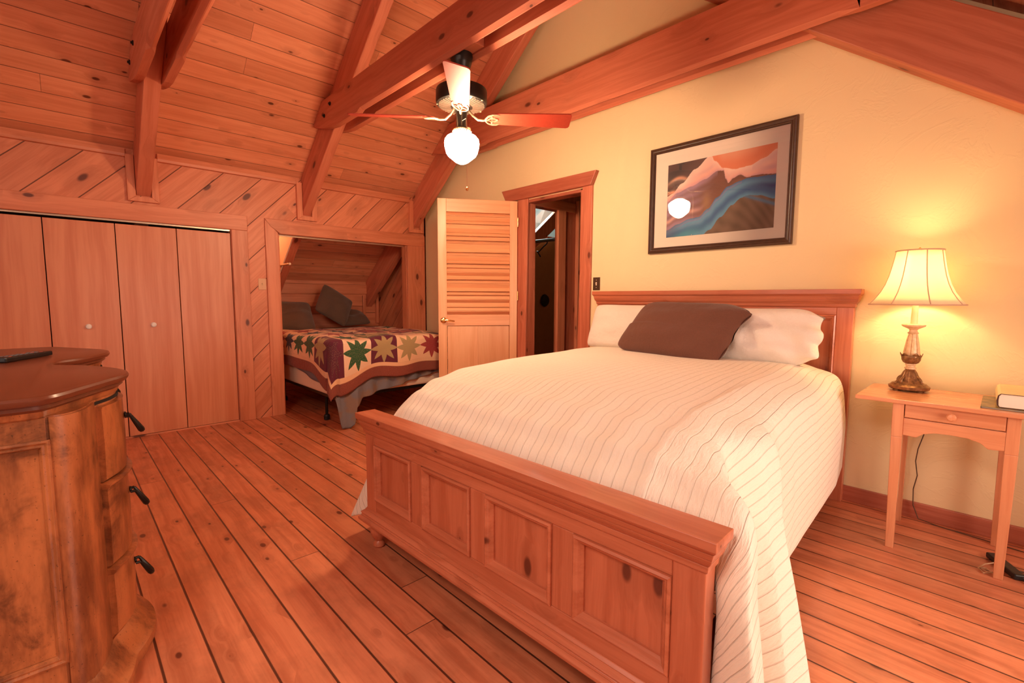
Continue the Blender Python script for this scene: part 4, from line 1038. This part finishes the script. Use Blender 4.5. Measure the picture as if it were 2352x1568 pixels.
    for mir in (False, True):
        for k, (z0, z1) in enumerate(((.632, .880), (.352, .618), (.118, .338))):
            pts = seg(.10, .628, mir); b = B(); rows = []
            cen = Vector((XM + (.36 if not mir else -.36), -3.9))
            def off(p, d): v = Vector(p) - cen; v.normalize(); return (p[0] + v.x * d, p[1] + v.y * d)
            prof = [(.001, z0 + .004), (.010, z0 + .010), (.012, (z0 + z1) / 2), (.010, z1 - .012), (.012, z1 - .004)]
            sec = [[(*off(p, d_), z_) for p in pts] for d_, z_ in prof] + [[(*off(p, -.012), z1 - .002) for p in pts], [(*off(p, -.012), z0 + .004) for p in pts]]
            for s_ in sec: b.v += [Vector(v) for v in s_]
            m_ = len(pts); ns = len(sec)
            for j in range(ns):
                jn = (j + 1) % ns
                for i in range(m_ - 1): b.f.append((j * m_ + i, j * m_ + i + 1, jn * m_ + i + 1, jn * m_ + i))
            b.f.append(tuple(j * m_ for j in range(ns))); b.f.append(tuple(j * m_ + m_ - 1 for j in range(ns))[::-1])
            dr = b.build('drawer', m_d, t, smooth=True, angle=50)
            if k > 0:   # projecting lip over the lower drawers
                b = B(); pts2 = seg(.08, .640, mir); prof = [(-.01, z1 - .002), (.016, z1 - .001), (.024, z1 + .006), (.024, z1 + .012), (.014, z1 + .016), (-.01, z1 + .017)]
                for d_, z_ in prof: b.v += [Vector((*off(p, d_), z_)) for p in pts2]
                m_ = len(pts2); ns = len(prof)
                for j in range(ns):
                    jn = (j + 1) % ns
                    for i in range(m_ - 1): b.f.append((j * m_ + i, j * m_ + i + 1, jn * m_ + i + 1, jn * m_ + i))
                b.f.append(tuple(j * m_ for j in range(ns))); b.f.append(tuple(j * m_ + m_ - 1 for j in range(ns))[::-1])
                b.build('drawer_lip', m_d, t, smooth=True, angle=50)
            hx = XM + (.455 if not mir else -.455); hy = -3.271; hz = z0 + (z1 - z0) * .62
            b = B(); b.lathe([(0, 0), (.012, .002), (.011, .006), (0, .008)], seg=14, cap=False); b.xf(Matrix.Translation((hx, hy - .002, hz + .024)) @ Matrix.Rotation(-PI / 2, 4, 'X'))
            arc = []
            for i in range(17):
                q_ = i / 16 * PI; arc.append((hx + .022 * math.cos(q_), hy + .014 + .030 * math.sin(q_), hz + .022 - .058 * math.sin(q_)))
            b.tube(arc, [.0045 + .0055 * math.sin(i / 16 * PI) for i in range(17)], 8)
            b.tube([(hx - .022, hy, hz + .022), (hx - .022, hy + .014, hz + .022)], .005, 8); b.tube([(hx + .022, hy, hz + .022), (hx + .022, hy + .014, hz + .022)], .005, 8)
            part(b.build('pull', plain('dark_iron_pull', (.035, .032, .028), .35, .8) if not (mir or k) else bpy.data.materials['dark_iron_pull'], dr, smooth=True), 'dark iron bail pull')
    slab([(.004, .884), (.004, .8935)], [(p[0] * .985, p[1] - .004) for p in bodH], 'shadow_gap', m_k)
dresser()

# ------------------------------------------------------------------ bed in the alcove
def alcove_bed():
    yl, yr, xh, xf = -1.64, -.30, -1.02, .92
    m_box = plain('ivory_box_spring', (.82, .66, .50), .8, var=.05); 
    t = thing('bed', 'low dark metal-framed bed on castors standing in the sleeping alcove', 'bed', (0, -.97, 0))
    for (a, b_, c, d) in ((xh, xf - .02, yl + .02, yl + .055), (xh, xf - .02, yr - .055, yr - .02), (xf - .055, xf - .02, yl + .055, yr - .055), (xh, xh + .035, yl + .055, yr - .055)):
        B().box(a, b_, c, d, .275, .305).build('rail', m_black, t, bevel=.003)
    for x in (.52, -.7):
        for y in (yl + .10, yr - .10):
            l = B().tube([(x, y, .275), (x, y, .06)], .014, 10).build('leg', m_black, t)
            B().lathe([(.026, .006), (.030, .012), (.030, .045), (.022, .060), (.0, .062)], (x, y, -.005), 16).build('castor', m_blackp, l)
    b = B().box(xh, xf, yl, yr, .307, .508); o = b.build('box_spring', m_box, bevel=.02, loc=(0, -.97, .3)); tag(o, 'ivory box spring of the bed in the alcove', 'box spring')
    b = B().box(xh, xf, yl, yr, .51, .818); o = b.build('mattress', m_tick, bevel=.05, loc=(0, -.97, .51)); tag(o, 'mattress hidden under the star quilt in the alcove', 'mattress')
    # star quilt: flat cloth coordinates (s across from the left hem, t along from the foot hem)
    ov, of_ = .33, .37; Wq = (yr - yl) + ov + .30; Lq = 1.55 + of_
    zt = .838
    n = N('star_patchwork_quilt'); u, v, _ = n.xyz(n.uv())
    bs = .275; bo = .135
    gu, gv = (u - bo) / bs, (v - bo) / bs; iu, iv = gu.floor(), gv.floor()
    px, py = gu.fract() - .5, gv.fract() - .5
    ang = n.math('ARCTAN2', py, px); rr = n.math('SQRT', px * px + py * py)
    k = (ang / (PI / 4) + 32).fract() - .5                     # eight-fold
    kk = k.abs() * 2                                          # 0 at sector middle, 1 at sector edge
    starr = .26 + (.52 - .26) * kk * (.55 + .45 * kk) 
    star = 1 - n.step(rr - starr, -.008, .008)
    r1 = n.white(n.vec(iu, iv, 1.3)); r2 = n.white(n.vec(iu, iv, 7.7))
    scol = n.ramp(r1, [(0, (.38, .035, .04)), (.22, (.018, .09, .03)), (.40, (.42, .30, .13)), (.56, (.03, .035, .07)), (.70, (.40, .06, .05)), (.86, (.10, .012, .03))], True)
    bcol = n.ramp(r2, [(0, (.88, .55, .32)), (.45, (.80, .40, .20)), (.66, (.13, .015, .035)), (.78, (.14, .13, .04)), (.88, (.85, .58, .38))], True)
    pr = n.noise(n.uv(), 130, 2); scol = n.mix(n.step(pr, .5, .62) * .25, scol, (.5, .3, .15))
    c = n.mix(star, bcol, scol)
    e = u.min(v).min(Wq - u)
    c = n.mix(1 - n.step(e, bo - .002, bo + .002), c, (.86, .52, .30))
    brown = n.mix(n.step(n.noise(n.uv(), 260, 1), .48, .56), (.22, .045, .028), (.34, .10, .06))
    c = n.mix(1 - n.step(e, .098, .102), c, brown)
    n.bump(n.noise(n.uv(), 26, 3) + (px.abs().min(py.abs()) < 0.0 if False else n.noise(n.uv(), 90, 2) * .3), .012, .7)
    m_q = n.out(c, .85, 0, Sheen_Weight=.1)
    def P(s, q):
        dx = ov - s; dy = of_ - q; r_ = s - ov - (yr - yl)
        y = yl + (s - ov); x = xf - (q - of_)
        bumps = .010 * math.sin(7 * x + 2) * math.sin(6 * y + 1) + .008 * math.sin(13 * y + 4 * x)
        z = zt + bumps
        R0 = .05
        sag = lambda dist, d_: .15 * math.exp(-(dist / .24) ** 2) * sm(.03, .33, d_)
        def drop(d):   # rounded edge
            if d < R0 * PI / 2: a = d / R0; return R0 * math.sin(a), R0 * (1 - math.cos(a))
            return R0, R0 + d - R0 * PI / 2
        A, Bq = max(0, dx + R0 * .8), max(0, dy + R0 * .8)
        if r_ > -.04: h, dd = drop(r_ + .04); return Vector((min(x, xf - .04), yr - .04 + h, z - dd)) if dy < 0 else Vector((xf - .04 + drop(Bq)[0] , yr - .04 + h, z - max(dd, drop(Bq)[1])))
        if A > 0 and Bq > 0:
            r__ = math.hypot(A, Bq); h, dd = drop(r__); ph = math.atan2(Bq, A)
            fl = .085 * math.sin(2 * ph) ** 2 * sm(.05, .5, r__)
            return Vector((xf - R0 * .8 + (h + fl) * math.sin(ph) + .056 * math.sin(ph), yl + R0 * .8 - (h + fl) * math.cos(ph) - .020 * math.cos(ph), z - dd * (1 - .27 * math.sin(2 * ph) ** 2) - sag(0, dd)))
        if A > 0:
            h, dd = drop(A); w = .010 * (1 + math.sin(x * 9 + 1)) * sm(0, .25, dd); return Vector((x, yl + R0 * .8 - h - w - .020, z - dd - sag(xf - x, dd)))
        if Bq > 0:
            h, dd = drop(Bq); w = .014 * math.sin(y * 12 + .5) * sm(.05, .25, dd); return Vector((xf - R0 * .8 + h + w + .062, y, z - dd - sag(y - yl, dd)))
        return Vector((x, y, z))
    b = B(); b.grid(lambda a, c_: P(a * Wq, c_ * Lq), 150, 130, uvfn=lambda a, c_: (a * Wq, c_ * Lq))
    o = b.build('quilt', m_q, smooth=True, angle=180, loc=(.3, -.97, .84), solid=.010)
    tag(o, 'star patchwork quilt with a brown border on the alcove bed, its corner hanging down', 'quilt')
    # grey blanket slipping out below
    n = N('grey_blue_blanket'); p = n.obj(); v = n.noise(p, 5, 3); n.bump(n.noise(p, 40, 3), .006, .5); m_b = n.out(n.mix(n.step(v, .42, .6), (.20, .19, .21), (.25, .17, .13)), .85)
    zb = [(-1.66, .30), (-1.60, .012), (-1.52, .004), (-1.475, .03), (-1.44, .20), (-1.36, .27), (-1.1, .32), (-.8, .38), (-.4, .44)]
    def Q(a, c_):
        y = lerp(-1.66, -.36, a ** 1.15); zb_ = interp([(q[0], q[1]) for q in zb], y)[0]; z = lerp(.66, zb_, c_)
        w = .014 * math.sin(y * 38) * c_ + .02 * c_ * sm(-1.30, -1.5, y) + .016 * math.sin(y * 13 + 1)
        tw = sm(-1.40, -1.55, y) * c_ ** 2
        return Vector((xf + .030 + w * sm(.25, .5, c_) + .03 * tw, y + .05 * tw * math.sin(c_ * 3), z))
    b = B(); b.grid(Q, 110, 40); o = b.build('blanket', m_b, smooth=True, angle=180, loc=(xf, -1.0, .5), solid=.006)
    tag(o, 'grey-taupe blanket slipping from under the star quilt down to the floor', 'blanket')
    b = B()
    def Q2(a, c_):
        x = lerp(-.45, xf + .02, a); zb_ = lerp(.52, .395, sm(.1, .9, a)) if a < .93 else .40
        return Vector((x, yl - .008 - .012 * (1 + math.sin(x * 17)) * c_ * .6, lerp(.66, zb_, c_)))
    b.grid(Q2, 50, 12); o = b.build('bed_sheet', plain('slate_blue_sheet', (.17, .16, .19), .85), smooth=True, angle=180, loc=(.3, yl, .55), solid=.004)
    tag(o, 'slate sheet edge showing along the left side of the alcove bed', 'sheet')
    pillow('pillow', m_pg, 'dark taupe pillow lying flat at the left of the alcove bed', 'pillow', (-.86, -1.40, .985), .56, .56, .22, ((0.2, 1, 0), (-.75, 0, .55)), 'taupe pillows on the alcove bed', seed=21, ripple=.018)
    pillow('pillow', m_pg, 'dark taupe pillow standing on its corner in the alcove bed', 'pillow', (-.90, -.82, 1.115), .50, .42, .18, ((-.12, .86, -.50), (-.30, .42, .86)), 'taupe pillows on the alcove bed', seed=22, ripple=.015)
    pillow('pillow', m_pg, 'dark taupe pillow half hidden behind the tipped pillow in the alcove bed', 'pillow', (-1.08, -.52, .95), .46, .38, .14, ((0, 1, 0), (-.8, 0, .4)), 'taupe pillows on the alcove bed', seed=23, ripple=.018)
alcove_bed()
# closet rod and hook seen through the doorway
t = thing('closet_rod', 'grey metal closet rod high in the dark closet beyond the doorway', 'rod', (.9, 1.6, 2.05))
B().tube([(0.0, 1.0, 1.935), (1.63, 1.0, 1.935)], .020, 14).build('rod', plain('galvanised_tube', (.35, .42, .44), .35, .8), t, smooth=True)
t = thing('hanger', 'black hanger and cord dangling below the closet rod', 'hanger', (.45, 1.6, 1.95))
B().tube([(1.17, 1.022, 1.95), (1.15, 1.05, 1.975), (1.13, 1.04, 1.90), (1.11, 1.0, 1.86), (1.05, .98, 1.80), (1.00, 1.0, 1.81), (1.03, 1.0, 1.78), (1.06, 1.0, 1.74)], .008, 8).build('hook', m_blackp, t, smooth=True)
b = B().lathe([(0, 0), (.085, .004), (.10, .02), (.085, .04), (0, .05)], seg=24, cap=False); b.xf(Matrix.Translation((.002, 2.23, 1.185)) @ Matrix.Rotation(PI / 2, 4, 'Y'))
tag(b.build('wall_cap', m_blackp, smooth=True, loc=(0, 2.23, 1.185)), 'round black cap on the brown wall of the dark closet', 'wall cap')
